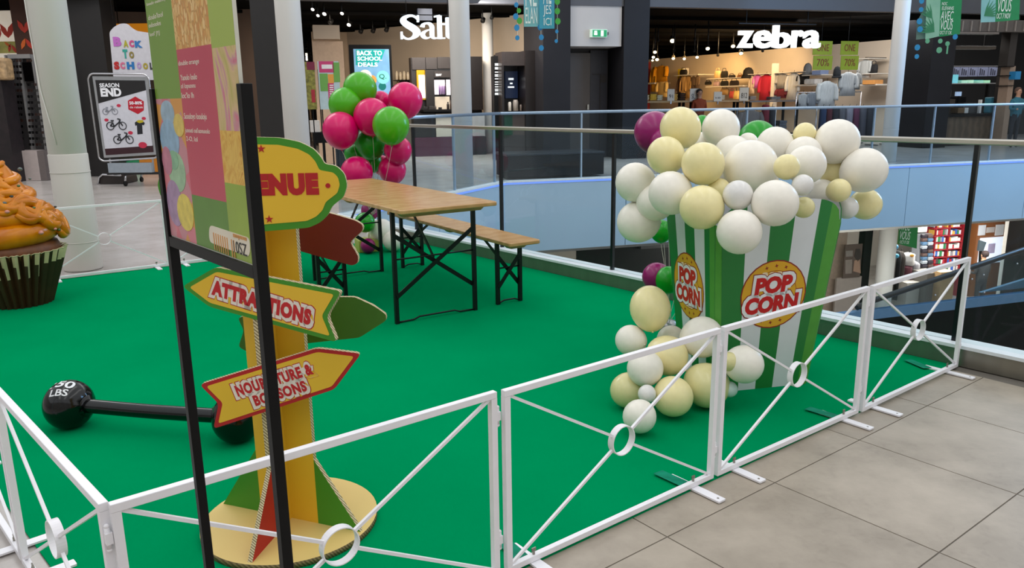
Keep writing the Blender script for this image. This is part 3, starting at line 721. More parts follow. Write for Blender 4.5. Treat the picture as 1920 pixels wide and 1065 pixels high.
mbc.obj('pleated_case', [CASE, GOLD], cu)
MB().tube([vs[4 * nn + k] for k in range(nn)], .004, 5, closed=True).obj('case_rim', [GOLD], cu)
MB().lathe([(.29, .36), (.303, .39), (.30, .42), (.285, .455), (.25, .47)], 40).obj('cake', [CAKE], cu)
ICP = [(.30, .45), (.312, .52), (.285, .62), (.235, .72), (.175, .82), (.115, .91), (.06, .985), (.012, 1.045)]
def icr(z):
    for (r0, z0), (r1, z1) in zip(ICP, ICP[1:]):
        if z <= z1: return r0 + (r1 - r0) * max(0, (z - z0)) / (z1 - z0)
    return .012
MB().lathe([(r * .86, z) for r, z in ICP], 36).obj('icing_core', [ICE], cu)
sw = []; rs = []
for i in range(170):
    t = i / 169; a = t * 2 * pi * 4.6 + 2.6; z = .475 + .56 * t; rad = icr(z) * .80
    sw.append((rad * math.cos(a), rad * math.sin(a), z)); rs.append(.075 * (1 - t) + .016)
MB().tube(sw, rs, 12).obj('icing_swirl', [ICE], cu)
R2 = random.Random(11)
for k in range(24):
    z0 = .50 + .46 * ((k * .382) % 1.0); a0 = -2.4 + 3.0 * ((k * .618 + .1) % 1.0); s = .135 * (1 - .9 * (z0 - .5)); kind = k % 3; pts = []
    for i in range(15):
        q = i / 14
        if kind == 0: da = s * (.55 - .3 * q) * math.cos(q * 7.5) * 1.6; dz = s * (.55 - .3 * q) * math.sin(q * 7.5) * 1.3
        elif kind == 1: da = s * 2.6 * (q - .5); dz = s * .42 * math.sin(q * 6.5 + k)
        else: da = s * 2.8 * (q - .5); dz = -s * 1.6 * (q - .5) ** 2 + s * .3
        zz = z0 + dz; rad = icr(zz) + .026
        pts.append((rad * math.cos(a0 + da / max(rad, .1)), rad * math.sin(a0 + da / max(rad, .1)), zz))
    th_ = .046 * (1 - .8 * (z0 - .5))
    MB().tube(cr(pts, 2), [th_ * (.35 + .65 * math.sin(pi * (i + 1) / 30)) for i in range(29)], 10).obj('icing_curl', [ICE], cu)
SPK = [M('sprinkle_grey', '#5c6660', .3), M('sprinkle_pink', '#c98878', .3), M('sprinkle_dark', '#2e3128', .3), M('sprinkle_green', '#4d6a3a', .3)]
for k in range(34):
    a = -2.4 + 3.0 * R2.random(); z = .5 + .48 * R2.random(); rad = icr(z) + .05
    MB().sph((rad * math.cos(a), rad * math.sin(a), z), .010 + .007 * R2.random(), 10, 8, 0, (1, 1, .8)).obj('sprinkle', [SPK[k % 4]], cu)
# ------------------------------------------------------------------ giant popcorn box
PGR = M('popcorn_green', '#1c7a33', .45, var=.05, scale=3); PWH = M('popcorn_white', '#d9dbdf', .45, var=.02); PLG2 = M('popcorn_edge_green', '#4e9a36', .5, var=.05)
LYE = M('logo_yellow', '#dfa71f', .45, var=.04, scale=6); LRE = M('logo_red', '#c8080d', .45); LWH = M('logo_white', '#ecebee', .45); LDR = M('logo_dark_red', '#8e1a14', .45)
pth, pb1, pb2, pe, pH = .219, .514, .453, .071, .822
pB = Vector((.998, 3.637, .003))
pop = thing('popcorn_box', 'giant green and white striped popcorn box with red POP CORN emblems', 'popcorn box', pB, pth)
ch = .024
Bc = [(0, 0), (pb1, 0), (pb1, pb2), (0, pb2)]; Tc = [(-pe, -pe), (pb1 + pe, -pe), (pb1 + pe, pb2 + pe), (-pe, pb2 + pe)]
def arch(s): return .13 * max(0, 1 - abs(2 * s - 1) ** 5) ** .5
def lerp(a, b, t): return Vector((a[0] + (b[0] - a[0]) * t, a[1] + (b[1] - a[1]) * t))
pplanes = []
for k in range(4):
    a, b = Bc[k], Bc[(k + 1) % 4]; c, d = Tc[k], Tc[(k + 1) % 4]
    la = (Vector(b) - Vector(a)).length; lc = (Vector(d) - Vector(c)).length
    a, b = lerp(a, b, ch / la), lerp(a, b, 1 - ch / la); c, d = lerp(c, d, ch / lc), lerp(c, d, 1 - ch / lc)
    dirv = (Vector(b) - Vector(a)).normalized(); nout = Vector((dirv.y, -dirv.x))
    m = MB(); n = 30; vs = []
    for i in range(n + 1):
        s = i / n; pb = lerp(a, b, s); pt = lerp(c, d, s); h = pH + arch(s); f = h / pH
        pt2 = pb + (pt - pb) * f
        vs += [Vector((pb.x, pb.y, 0)), Vector((pt2.x, pt2.y, h)), Vector((pt2.x - nout.x * .006, pt2.y - nout.y * .006, h)), Vector((pb.x - nout.x * .006, pb.y - nout.y * .006, 0))]
    fs = []; mi = []
    for i in range(n):
        q = 4 * i; st = int((i + .5) / n * 5) % 2
        fs += [(q, q + 4, q + 5, q + 1), (q + 1, q + 5, q + 6, q + 2), (q + 2, q + 6, q + 7, q + 3)]; mi += [2 if i >= 27 else st, st, 1]
    fs += [(0, 1, 2, 3), (4 * n + 3, 4 * n + 2, 4 * n + 1, 4 * n)]; mi += [0, 0]
    o = m.add(vs, fs, mi).obj('striped_panel', [PGR, PWH, PLG2], pop)
    # corner strip
    b2p = Vector(Bc[(k + 1) % 4]); t2p = Vector(Tc[(k + 1) % 4]); nx = Vector(Bc[(k + 2) % 4]); nt_ = Vector(Tc[(k + 2) % 4])
    p1, q1 = b, d; p2 = b2p + (nx - b2p).normalized() * ch; q2 = t2p + (nt_ - t2p).normalized() * ch
    ins = (Vector((pb1 / 2, pb2 / 2)) - b2p).normalized() * .006
    qs = [Vector((p1.x, p1.y, 0)), Vector((p2.x, p2.y, 0)), Vector((q2.x, q2.y, pH + .02)), Vector((q1.x, q1.y, pH + .02))]
    MB().add(qs + [v_ + Vector((ins.x, ins.y, 0)) for v_ in qs], [(0, 1, 2, 3), (7, 6, 5, 4), (0, 4, 5, 1), (1, 5, 6, 2), (2, 6, 7, 3), (3, 7, 4, 0)]).obj('corner_strip', [PLG2], pop)
    mid_b = lerp(a, b, .5); mid_t = lerp(c, d, .5)
    X = Vector((dirv.x, dirv.y, 0)); Y = (Vector((mid_t.x, mid_t.y, pH)) - Vector((mid_b.x, mid_b.y, 0))).normalized(); Z = X.cross(Y)
    Ml = Matrix(((X.x, Y.x, Z.x, mid_b.x), (X.y, Y.y, Z.y, mid_b.y), (X.z, Y.z, Z.z, 0), (0, 0, 0, 1)))
    P_ = Plane((0, 0, 0)); P_.M = mw(pop) @ Ml; P_.Mi = P_.M.inverted(); pplanes.append((P_, o))
for k, (cx, cy, rx) in ((0, (1450, 552, 59)), (3, (1291, 536, 59))):
    P_, o = pplanes[k]; u0 = P_.uv(cx, cy)
    R_ = abs(pplanes[0][0].uv(1450 + 60, 552)[0] - pplanes[0][0].uv(1450, 552)[0])
    T = P_.T(u0[0], u0[1], .0005)
    MB().prism(circ(0, 0, R_), 0, .0006, T).obj('emblem_border', [LDR], o, world=True)
    MB().prism(circ(0, 0, R_ * .965), 0, .0010, T).obj('emblem_disc', [LYE], o, world=True)
    MB().prism(circ(0, 0, R_ * .70), 0, .0012, T).obj('emblem_ring', [LDR], o, world=True); MB().prism(circ(0, 0, R_ * .685), 0, .0014, T).obj('emblem_inner', [LYE], o, world=True)
    for j in range(6):
        a = (pi / 2 + (j - 1) * .36) if j < 3 else (-pi / 2 + (j - 4) * .36)
        MB().prism(star((R_ * .83 * math.cos(a), R_ * .83 * math.sin(a)), R_ * .06, 4), 0, .0016, T).obj('kernel_mark', [LDR], o, world=True)
    for j in range(7):
        sg = 1 if j < 4 else -1; x = (j - 1.5) * .22 if j < 4 else (j - 5) * .16
        MB().prism(rb([(x * R_ - .1 * R_, sg * .50 * R_), (x * R_ + .1 * R_, sg * .50 * R_), (x * R_ + .08 * R_, sg * .66 * R_), (x * R_ - .08 * R_, sg * .66 * R_)], .01), 0, .0018, T).obj('popcorn_mark', [M('popcorn_print', '#f0d9b8', .5)], o, world=True)
    for s, w_, yy, xx in (('POP', 1.16, .29, -.03), ('CORN', 1.64, -.27, -.02)):
        hh = .50
        T2 = P_.T(u0[0] + xx * R_, u0[1] + yy * R_, .0005, .06)
        MB().prism(rb([(-w_ * R_ * .46, -hh * R_ * .3), (w_ * R_ * .46, -hh * R_ * .3), (w_ * R_ * .46, hh * R_ * .3), (-w_ * R_ * .46, hh * R_ * .3)], .008), 0, .0022, T2).obj('letter_ground', [LWH], o, world=True)
        for ex, bo, e_, m_m in ((.24, .15, .0020, LDR), (.19, .125, .0024, LWH), (0, .06, .0030, LRE)):
            vs, fs = text(s, (w_ + ex) * R_, (hh + ex) * R_, bo, e_, .12)
            MB().add(vs, fs, 0, T2).obj('lettering' if ex == 0 else 'letter_ground', [m_m], o, world=True)
# ------------------------------------------------------------------ balloons
def bmat(name, c, tr=.0, rough=.28): return M(name, c, rough, var=.03, scale=3, coat=.08, sub=tr, spec=.4)
BW = bmat('balloon_white', '#f1ece0', .25, .35); BC = bmat('balloon_cream', '#efe3ab', .25); BPR = bmat('balloon_pearl', '#e2e0dc', .1, .2)
BCP = bmat('balloon_pearl_cream', '#dfd79f', .1, .2); BG = bmat('balloon_green', '#4aae0c', .12); BDG = bmat('balloon_deep_green', '#169a1c', .12); BP = bmat('balloon_pink', '#dc0468', .12); BPU = bmat('balloon_purple', '#8e0a5f', .1); BBL = bmat('balloon_pale_blue', '#c4d8d4', .1, .2)
bal_me = {}
def bmeshes(m):
    if m.name not in bal_me:
        prof = []
        for i in range(17):
            a = pi * i / 16; r = math.sin(a); z = math.cos(a)
            if z < 0: z *= 1.10; r *= 1 - .06 * (z * z)
            prof.append((max(r, .012), z))
        b = MB().lathe(prof[::-1], 28).mesh('balloon', [m])
        k = MB().lathe([(.012, -1.16), (.055, -1.155), (.045, -1.13), (.02, -1.11), (.035, -1.08), (.05, -1.055)], 10).mesh('knot', [m])
        bal_me[m.name] = (b, k)
    return bal_me[m.name]
def balloon(px_, py_, pr_px, Y, m, lab, grp, to=None, sq=1.0, string=None):
    for _ in range(60):
        c = atY(px_, py_, Y); dist = (c - EYE).dot(FW); r = pr_px * dist / F
        if c.z - r * max(1, sq) > .004: break
        Y -= .02
    me, kn = bmeshes(m)
    o = bpy.data.objects.new('balloon', me); COL.objects.link(o)
    dn = (Vector(to) - c).normalized() if to else Vector((0, 0, -1))
    q = (-dn).to_track_quat('Z', 'Y')
    Mx = Matrix.LocRotScale(c, q, Vector((r, r, r * sq)))
    o.matrix_world = Mx; MW[o.name] = Mx
    tag(o, lab, 'balloon', grp)
    k = bpy.data.objects.new('knot', kn); COL.objects.link(k); k.parent = o
    if string:
        e = Vector(string); s = Mx @ Vector((0, 0, -1.14))
        md = (s + e) / 2 + Vector((.02, 0, -.03))
        MB().tube(cr([s, md, e], 5), .0022, 4).obj('string', [M('white_ribbon', '#cfcabc', .5)], o, world=True)
    return o
g = 'popcorn balloons heaped on the giant popcorn box'
ctr = (1.22, 4.0, .78)
U_ = [(1275.5, 239, 38, 3.95, BC, 'large cream balloon at the top left of the heap beside the purple balloon'),
 (1351.5, 240, 35, 4.05, BW, 'white balloon at the top of the heap right of the top left cream one'),
 (1314, 281, 33, 4.15, BW, 'white balloon half hidden behind the two cream balloons at upper left'),
 (1248, 291, 35, 3.8, BC, 'cream balloon at the left below the top left cream balloon'),
 (1318, 307, 40, 3.62, BC, 'large cream balloon in front, left of the heap centre'),
 (1191, 342, 37, 3.95, BW, 'white balloon furthest left in the heap'),
 (1257, 362, 41, 3.62, BW, 'large white balloon above the left striped panel'),
 (1228, 379, 35, 3.88, BW, 'white balloon behind the large white one at the left'),
 (1196, 416, 39, 3.95, BW, 'white balloon hanging lowest at the left of the heap'),
 (1316, 389, 41.5, 3.45, BC, 'large cream balloon over the front corner of the popcorn box'),
 (1348, 356, 22, 3.62, BC, 'small cream balloon tucked between the front cream balloon and the pearl one'),
 (1383.6, 366, 28, 3.42, BPR, 'small pearly white balloon in the middle of the heap'),
 (1386, 435, 42, 3.32, BW, 'white balloon hanging in front of the striped panel above the emblem'),
 (1407, 314, 51, 3.68, BW, 'largest white balloon in the centre of the heap'),
 (1374, 290, 36, 3.9, BW, 'white balloon behind the left side of the largest white one'),
 (1402, 268, 19, 4.05, BW, 'small white balloon peeping over the largest white one'),
 (1453, 272, 34, 3.95, BW, 'white balloon at the top centre left of the small top cream one'),
 (1453, 381, 43.5, 3.36, BW, 'large white balloon at the front rim over the middle stripe'),
 (1512, 309, 36, 3.66, BW, 'white balloon right of centre behind the two small ones'),
 (1507, 289, 33, 3.85, BW, 'white balloon just above and behind the right of centre white one'),
 (1475, 313, 24, 3.5, BC, 'small cream balloon between the largest white and the right of centre white one'),
 (1505, 347, 20, 3.44, BPR, 'small pearly balloon right above the front rim balloon'),
 (1507, 389, 20, 3.5, BCP, 'small pale cream balloon on the white stripe at the rim'),
 (1509, 251, 21, 3.95, BC, 'small cream balloon on top left of the top right white one'),
 (1569.5, 265, 41, 3.9, BW, 'large white balloon at the top right of the heap'),
 (1621, 319, 41.5, 3.8, BW, 'large white balloon furthest right in the heap'),
 (1566, 318, 27, 3.95, BC, 'cream balloon between the two large white ones at the right'),
 (1573, 357, 22, 3.72, BC, 'small cream balloon below the furthest right white one'),
 (1623.5, 383, 29, 3.92, BC, 'cream balloon hanging lowest at the right'),
 (1588, 389.5, 21, 3.8, BPR, 'small pearly balloon hanging beside the right rim corner'),
 (1541, 362, 26, 3.9, BW, 'pinkish white balloon inside the box behind the right rim'),
 (1430, 345, 30, 3.75, BW, 'white balloon behind the front rim balloon'),
 (1340, 330, 30, 3.9, BW, 'white balloon deep in the heap behind the front left cream one')]
for x, y, r, Y, m, lab in U_: balloon(x, y, r, Y, m, lab, g, ctr)
g = 'balloons heaped on the carpet at the foot of the popcorn box'
ctr = (.68, 3.6, .25)
L_ = [(1219, 577, 38, 3.72, BC, 'cream pear shaped balloon at the top of the lower pile', 1.12),
 (1182.5, 638, 29, 3.7, BW, 'white balloon at the upper left of the lower pile', 1),
 (1258.6, 637, 27, 3.78, BW, 'white balloon half hidden below the cream pear shaped one', 1),
 (1317, 632, 39, 3.58, BW, 'large white balloon at the upper right of the lower pile', 1),
 (1252, 667, 38, 3.55, BC, 'cream balloon in the middle of the lower pile', 1),
 (1209.6, 691, 34, 3.42, BW, 'white balloon in front at the left of the lower pile', 1),
 (1177, 732, 33, 3.50, BCP, 'pearly cream balloon furthest left in the lower pile', 1),
 (1213, 738.5, 17, 3.30, BPR, 'small pearly white balloon low in the front of the pile', 1),
 (1199, 781, 31.5, 3.30, BW, 'white balloon lowest in the pile, nearest the barrier', 1),
 (1262, 744, 37.5, 3.42, BC, 'cream balloon resting on the carpet behind the second barrier', 1),
 (1326, 723, 42, 3.45, BCP, 'large pearly cream balloon resting on the carpet behind the barrier post', 1),
 (1368, 678, 18, 3.38, BCP, 'small cream balloon right of the barrier post', 1),
 (1395.5, 683, 36, 3.40, BW, 'white balloon resting against the front striped panel', 1),
 (1368, 730, 15, 3.42, BBL, 'small pale blue balloon at the bottom right of the lower pile', 1)]
for x, y, r, Y, m, lab, s in L_:
    balloon(x, y, r, Y, m, lab, g, ctr, s)
g = 'pink and green balloons floating behind the popcorn box'
tie = (.98, 4.75, .03)
for x, y, r, Y, m, lab in [(1227, 247, 38, 4.75, BPU, 'purple balloon behind the upper left of the popcorn balloons'), (1245, 266, 27, 4.65, BPU, 'smaller magenta balloon tucked beside the purple one'),
  (1316, 236, 20, 4.85, BDG, 'green balloon peeping between the two top left popcorn balloons'), (1420, 262, 36, 4.85, BDG, 'dark green balloon mostly hidden behind the top of the heap'), (1240, 433, 21, 4.7, BDG, 'green balloon showing at the left edge of the striped box'),
  (1231, 519, 27, 4.62, BPU, 'magenta balloon at the left foot of the striped box'), (1253, 524, 25, 4.55, BDG, 'green balloon at the left foot of the striped box')]:
    balloon(x, y, r, Y, m, lab, g, string=tie)
wt = thing('balloon_weight', 'small weight on the carpet holding the balloons behind the popcorn box', 'weight', (.98, 4.75, .003)); MB().lathe([(.05, 0), (.06, .01), (.05, .05), (.012, .06)], 16).obj('body', [M('weight_silver', '#a8a8a8', .3, .8)], wt)
g = 'pink and green balloons on strings behind the table'
bt = at(702, 470); tie = (bt.x, bt.y, .35); Yb = bt.y
for x, y, r, dY, m, lab in [(675, 167, 31.5, .05, BG, 'green balloon at the very top of the table bunch'), (648, 196, 31.5, -.05, BG, 'green balloon at the upper left of the table bunch'),
  (714, 190, 19, .25, BP, 'pink balloon half hidden behind the topmost pink one'), (760, 187, 32.5, .1, BP, 'pink balloon at the upper right of the table bunch'),
  (697, 218, 34, -.15, BP, 'pink balloon in the centre of the table bunch'), (638.6, 243.5, 33.5, -.2, BP, 'pink balloon furthest left in the table bunch'), (733, 234.5, 34.5, -.35, BG, 'green balloon in front at the right of the table bunch'),
  (695, 268, 30, .05, BDG, 'deep green balloon below the central pink one'), (664.5, 290, 19, .1, BDG, 'small green balloon above the lowest left pink one'), (697, 303, 20, .15, BDG, 'small deep green balloon low in the table bunch'),
  (746, 281, 26, -.1, BP, 'pink balloon low at the right of the table bunch'), (669, 323, 30, -.2, BP, 'pink balloon resting low behind the table edge'), (735.5, 318, 26, 0, BP, 'pink balloon lowest at the right of the table bunch'), (715, 309, 18, .2, BP, 'dark pink balloon between the lowest balloons of the table bunch')]:
    balloon(x, y, r, Yb + dY, m, lab, g, string=tie)
g = 'small balloons around the base of the table bunch'
for x, y, r, dY, m, lab in [(684, 417, 19, -.12, BDG, 'green balloon beside the bench leg under the table'), (716, 432, 22, 0, BW, 'white balloon under the bench end'), (737, 452, 19, .05, BW, 'white balloon behind the bench legs'), (694, 395, 17, .1, BPU, 'magenta balloon under the table above the green one'), (690, 461, 14, -.1, BPU, 'small magenta balloon on the carpet under the bench'), (703, 446, 18, .12, BPR, 'pearly balloon at the middle of the bunch base')]:
    balloon(x, y, r, Yb + dY, m, lab, g, to=(bt.x, bt.y, .2))
wt = thing('balloon_weight', 'yellow green box holding the balloon bunch under the bench', 'weight', (bt.x - .05, bt.y, .003), .4); MB().b2((-.12, -.1, 0), (.08, .1, .12)).obj('body', [M('weight_lime', '#a9b04a', .5)], wt, bevel=.006); MB().tube([(0, 0, .12), (0.03, 0, .35)], .006, 6).obj('stem', [BW], wt)
# ------------------------------------------------------------------ shop fronts: planes and helpers
SA = .277; SO = Vector((2.79, 19.45, 0)); SE = Vector((math.cos(SA), math.sin(SA), 0)); SN = Vector((-SE.y, SE.x, 0))
def SP(b=0.0): return Plane(SO + SN * b, SA)
def YP(Y, ang=0.0, x=0.0): return Plane((x, Y, 0), ang)
def pb(pl_, r, d0, d1, v0=None, v1=None):
    """box on a plane from a pixel rectangle; d0..d1 behind (negative) or before the plane"""
    u0, a0, u1, a1 = pl_.rect(*r)
    if v0 is not None: a0 = v0
    if v1 is not None: a1 = v1
    m = MB(); m.b2((u0, a0, d0), (u1, a1, d1)); m.v = [pl_.M @ p for p in m.v]; return m
def kid(par, name, pl_, r, d0, d1, mat, v0=None, v1=None, bevel=0):
    return pb(pl_, r, d0, d1, v0, v1).obj(name, [mat], par, world=True, bevel=bevel)
def base(pl_, r, z=None):
    u0, a0, u1, a1 = pl_.rect(*r); p = pl_.w((u0 + u1) / 2, a0 if z is None else z); return p
def item(name, label, cat, pl_, r, d0, d1, mat, group=None, v0=None, v1=None, bevel=0):
    o = pb(pl_, r, d0, d1, v0, v1).obj(name, [mat], None, world=True, bevel=bevel); return tag(o, label, cat, group)
def struct(name, mb, mats):
    o = mb.obj(name, mats if isinstance(mats, list) else [mats]); o['kind'] = 'structure'; return o
def ltext(par, pl_, s, r, mat, z=.004, bold=0.0, ext=.004, rot=0.0, shear=0.0):
    u0, a0, u1, a1 = pl_.rect(*r); vs, fs = text(s, u1 - u0, a1 - a0, bold, ext, shear)
    return MB().add(vs, fs, 0, pl_.T((u0 + u1) / 2, (a0 + a1) / 2, z, rot)).obj('lettering', [mat], par, world=True)
def wseg(a, b, z0, z1, th):
    a = Vector((a.x, a.y, 0)); b = Vector((b.x, b.y, 0)); d = (b - a).normalized(); n = Vector((-d.y, d.x, 0)) * th
    return MB().prism([(p.x, p.y) for p in (a, b, b + n, a + n)], z0, z1)
GREYB = M('grey_lintel', '#45464b', .5, var=.06, scale=2); LGREY = M('light_grey_panel', '#a9a6a4', .6, var=.03, scale=2)
# ceiling of the shop zone, lintel, core wall between the shops
def spoly(pts): return [((SO + SE * x + SN * y).x, (SO + SE * x + SN * y).y) for x, y in pts]
ceil_ = struct('ceiling', MB().prism(spoly([(-40, .0), (34, .0), (34, 40), (-40, 40)]), 3.75, 3.9), [SHOPCEIL])
for k in range(9): MB().b2((-12, 1.5 + 2.6 * k, 3.66), (26, 1.62 + 2.6 * k, 3.74)).obj('ceiling_beam', [M('ceiling_beam_dark', '#0a0909', .9, spec=.05)], ceil_).matrix_world = Matrix.Translation(SO) @ Matrix.Rotation(SA, 4, 'Z')
struct('trim_1', MB().prism(spoly([(-14, -.25), (34, -.25), (34, .0), (-14, .0)]), 3.50, 5.6), [GREYB])
struct('wall_back', MB().prism(spoly([(-40, 26), (34, 26), (34, 26.3), (-40, 26.3)]), 0, 3.8), [DARKG])
c0 = SP(0)
def core(name, r, d0, d1, mat, v0=0, v1=4.4): 
    o = pb(c0, r, d0, d1, v0, v1).obj(name, [mat], None, world=True); o['kind'] = 'structure'; return o
WC = M('dark_cladding', '#19181b', .5, var=.12, scale=1.5, spec=.25); WC2 = M('dark_cladding_brown', '#2e2927', .45, var=.12, scale=1.2, spec=.3)
core('wall_core', (1011, 100, 1061, 200), -1.2, .3, WC); core('wall_core_right', (1159, 100, 1205, 200), -9, .3, WC)
core('wall_core_rear', (1062, 88, 1158, 200), -1.0, -.6, WC2)
pn = core('wall_core_panel', (1062, -60, 1159, 88), -.6, .22, LGREY, v0=c0.rect(1062, -60, 1159, 88)[1])
d1 = core('door_1', (1063, 100, 1121, 200), -.6, -.5, M('door_bronze', '#4a433f', .35, .2, var=.1, scale=2), v1=c0.rect(1063, 97, 1121, 200)[3])
kid(d1, 'door_handle', c0, (1114, 196, 1117, 206), -.5, -.44, STEEL)
d2 = core('door_2', (1122, 100, 1154, 200), -.6, -.52, M('door_dark', '#27252a', .4, var=.1), v1=c0.rect(1122, 92, 1154, 200)[3])
for r in ((1126, 137, 1153, 138.5), (1139, 137, 1140.5, 300), (1142, 140, 1152, 154)): kid(d2, 'door_strip', c0, r, -.52, -.505, WC2)
MGR = M('exit_green', '#1d9a5e', .4, emit=.15, var=.03); EWH = M('exit_white', '#f2fff6', .4, emit=.4, var=.01)
ex = item('exit_sign', 'green illuminated emergency exit sign on the pale grey wall panel', 'sign', c0, (1099, 57, 1128, 72), .22, .34, M('exit_case', '#cfe6d6', .4))
kid(ex, 'sign_face', c0, (1101, 58.5, 1127, 71), .34, .345, MGR)
for r in ((1104, 60, 1109, 62.5), (1103.5, 63, 1109.5, 68), (1116, 59.5, 1121, 70)): kid(ex, 'pictogram', c0, r, .345, .35, EWH)
kid(ex, 'cable_box', c0, (1129, 62, 1133, 67), .22, .27, M('exit_box', '#4d4a48', .5))
# ------------------------------------------------------------------ zebra clothes shop
zA = at(1207, 112.5, 3.2); zB = at(1724, 70, 3.2)
ZW = Plane((zA.x, zA.y, 0), math.atan2(zB.y - zA.y, zB.x - zA.x))
zn = ZW.M.to_3x3() @ Vector((0, 0, 1))
struct('wall_zebra_back', wseg(zA, zB, 0, 3.2, .3), [M('warm_shop_wall', '#d0c3b2', .75, var=.03, scale=1.5)])
ZM = Plane(Vector((zA.x, zA.y, 0)) + zn * 1.0, math.atan2(zB.y - zA.y, zB.x - zA.x))
ZF = SP(1.4); ZG = SP(2.6)
area('shop_and_fill_light', (7.6, 32.2, 3.15), (6.9, 34, .8), 3, .5, 120, (1, .58, .2))  # warm fill lamp added to brighten the left end of the wall
area('shop_and_fill_light', (8.5, 29, 3.4), (7.2, 33, 1.2), 3, 1.2, 304, (1, .66, .32))
area('shop_and_fill_light', (10.5, 24.5, 3.4), (11.5, 27, 1.0), 3.5, 1.2, 188, (1, .93, .86))
area('shop_and_fill_light', (9.5, 22.6, 3.4), (9.5, 22.8, 0), 4, .8, 87, (.95, .97, 1))
sg = thing('shop_sign', 'big white illuminated zebra lettering hung in the shop opening', 'sign', base(c0, (1382, 48, 1534, 90)))
for x0, y0, x1, y1, ch_ in [(1381, 58, 1409, 90, 'z'), (1411, 57, 1444, 91, 'e'), (1447, 48, 1480, 91, 'b'), (1483, 57, 1503, 90, 'r'), (1504, 57, 1535, 91, 'a')]:
    u0, a0, u1, a1 = c0.rect(x0, y0, x1, y1); vs, fs = text(ch_, u1 - u0, a1 - a0, .022, .10)
    MB().add(vs, fs, 0, c0.T((u0 + u1) / 2, (a0 + a1) / 2, 0)).obj('letter', [EMW], sg, world=True)
kid(sg, 'hanging_bar', c0, (1385, 44, 1530, 46), -.02, .02, BLACK)
for x in (1400, 1515): kid(sg, 'hanging_rod', c0, (x - .4, 30, x + .4, 45), -.02, .0, BLACK, v1=3.75)
OLV = M('sale_olive', '#8c9a16', .6, var=.05); BRR = M('sale_brown_red', '#7a2a12', .6)
for x0, x1, s1, lab in ((1524, 1560, 'ONE', 'olive green 70 percent sale banner hanging beside the zebra lettering'), (1576, 1609, 'ONE', 'olive green 70 percent sale banner hanging left of the blue lit column')):
    P_ = SP(.5); t = thing('sale_banner', lab, 'banner', base(P_, (x0, 77, x1, 131)), group='olive sale banners in the zebra shop')
    for y0, y1, s in ((77, 103, s1), (104.5, 131, '70%')):
        kid(t, 'banner_half', P_, (x0, y0, x1, y1), 0, .012, OLV); ltext(t, P_, s, (x0 + 7, y0 + 6, x1 - 6, y1 - 7), BRR, .014)
    kid(t, 'hanging_wire', P_, ((x0 + x1) / 2 - .3, 30, (x0 + x1) / 2 + .3, 77), 0, .01, BLACK, v1=3.75)
def cloth(c): return M('cloth_' + c.strip('#'), c, .85, var=.14, scale=9, stretch=(3, 3, .5), bump=.15)
def garment(pl_, r, c, label, group, dep=.13, sleeves=True, seed=0, kind='coat'):
    u0, a0, u1, a1 = pl_.rect(*r); W = u1 - u0; Hh = a1 - a0; cx = (u0 + u1) / 2
    prof = [(0, .16, .5), (.03, .2, .7), (.08, .42, .9), (.14, .50, 1), (.3, .47, 1), (.6, .47, 1), (1, .5, 1)] if kind == 'coat' else [(0, .3, .6), (.04, .48, .9), (.5, .48, 1), (1, .5, 1)]
    n = 18; m = MB(); vs = []; fs = []; ph = seed * 1.7
    for t, hw, dp in prof:
        for k in range(n):
            a = 2 * pi * k / n; f = 1 + .09 * t * math.cos(5 * a + ph)
            vs.append(pl_.w(cx + W * hw * math.cos(a) * f, a1 - Hh * t, dep / 2 * dp * math.sin(a) * f))
    for i in range(len(prof) - 1):
        for k in range(n): fs.append((i * n + k, (i + 1) * n + k, (i + 1) * n + (k + 1) % n, i * n + (k + 1) % n))
    m.add(vs, fs, 0, None, True); m.add(vs[:n], [list(range(n))]); m.add(vs[-n:], [list(range(n))[::-1]])
    o = m.obj('garment', [cloth(c)], None, world=True, loc=pl_.w(cx, a0, 0)); tag(o, label, 'clothing', group)
    if sleeves and kind == 'coat':
        for s in (-1, 1):
            pts = [pl_.w(cx + s * W * .40, a1 - Hh * .12, 0), pl_.w(cx + s * W * .5, a1 - Hh * .35, .03), pl_.w(cx + s * W * .48, a1 - Hh * .68, .05)]
            MB().tube(cr(pts, 3), [W * .12] * 7, 8).obj('sleeve', [cloth(c)], o, world=True)
    hk = MB().tube([pl_.w(cx, a1 - .01, 0), pl_.w(cx, a1 + .06, 0), pl_.w(cx + .02, a1 + .08, 0)], .006, 5); hk.tube([pl_.w(cx - W * .35, a1 - Hh * .07, 0), pl_.w(cx, a1, 0), pl_.w(cx + W * .35, a1 - Hh * .07, 0)], .008, 5)
    hk.obj('hanger', [BLACK], o, world=True)
    if r == (1611, 112, 1633, 146): MB().bar(pl_.w(cx, a1 + .07, -1.05), pl_.w(cx, a1 + .07, .03), .02).obj('wall_hook', [BLACK], o, world=True)
    return o
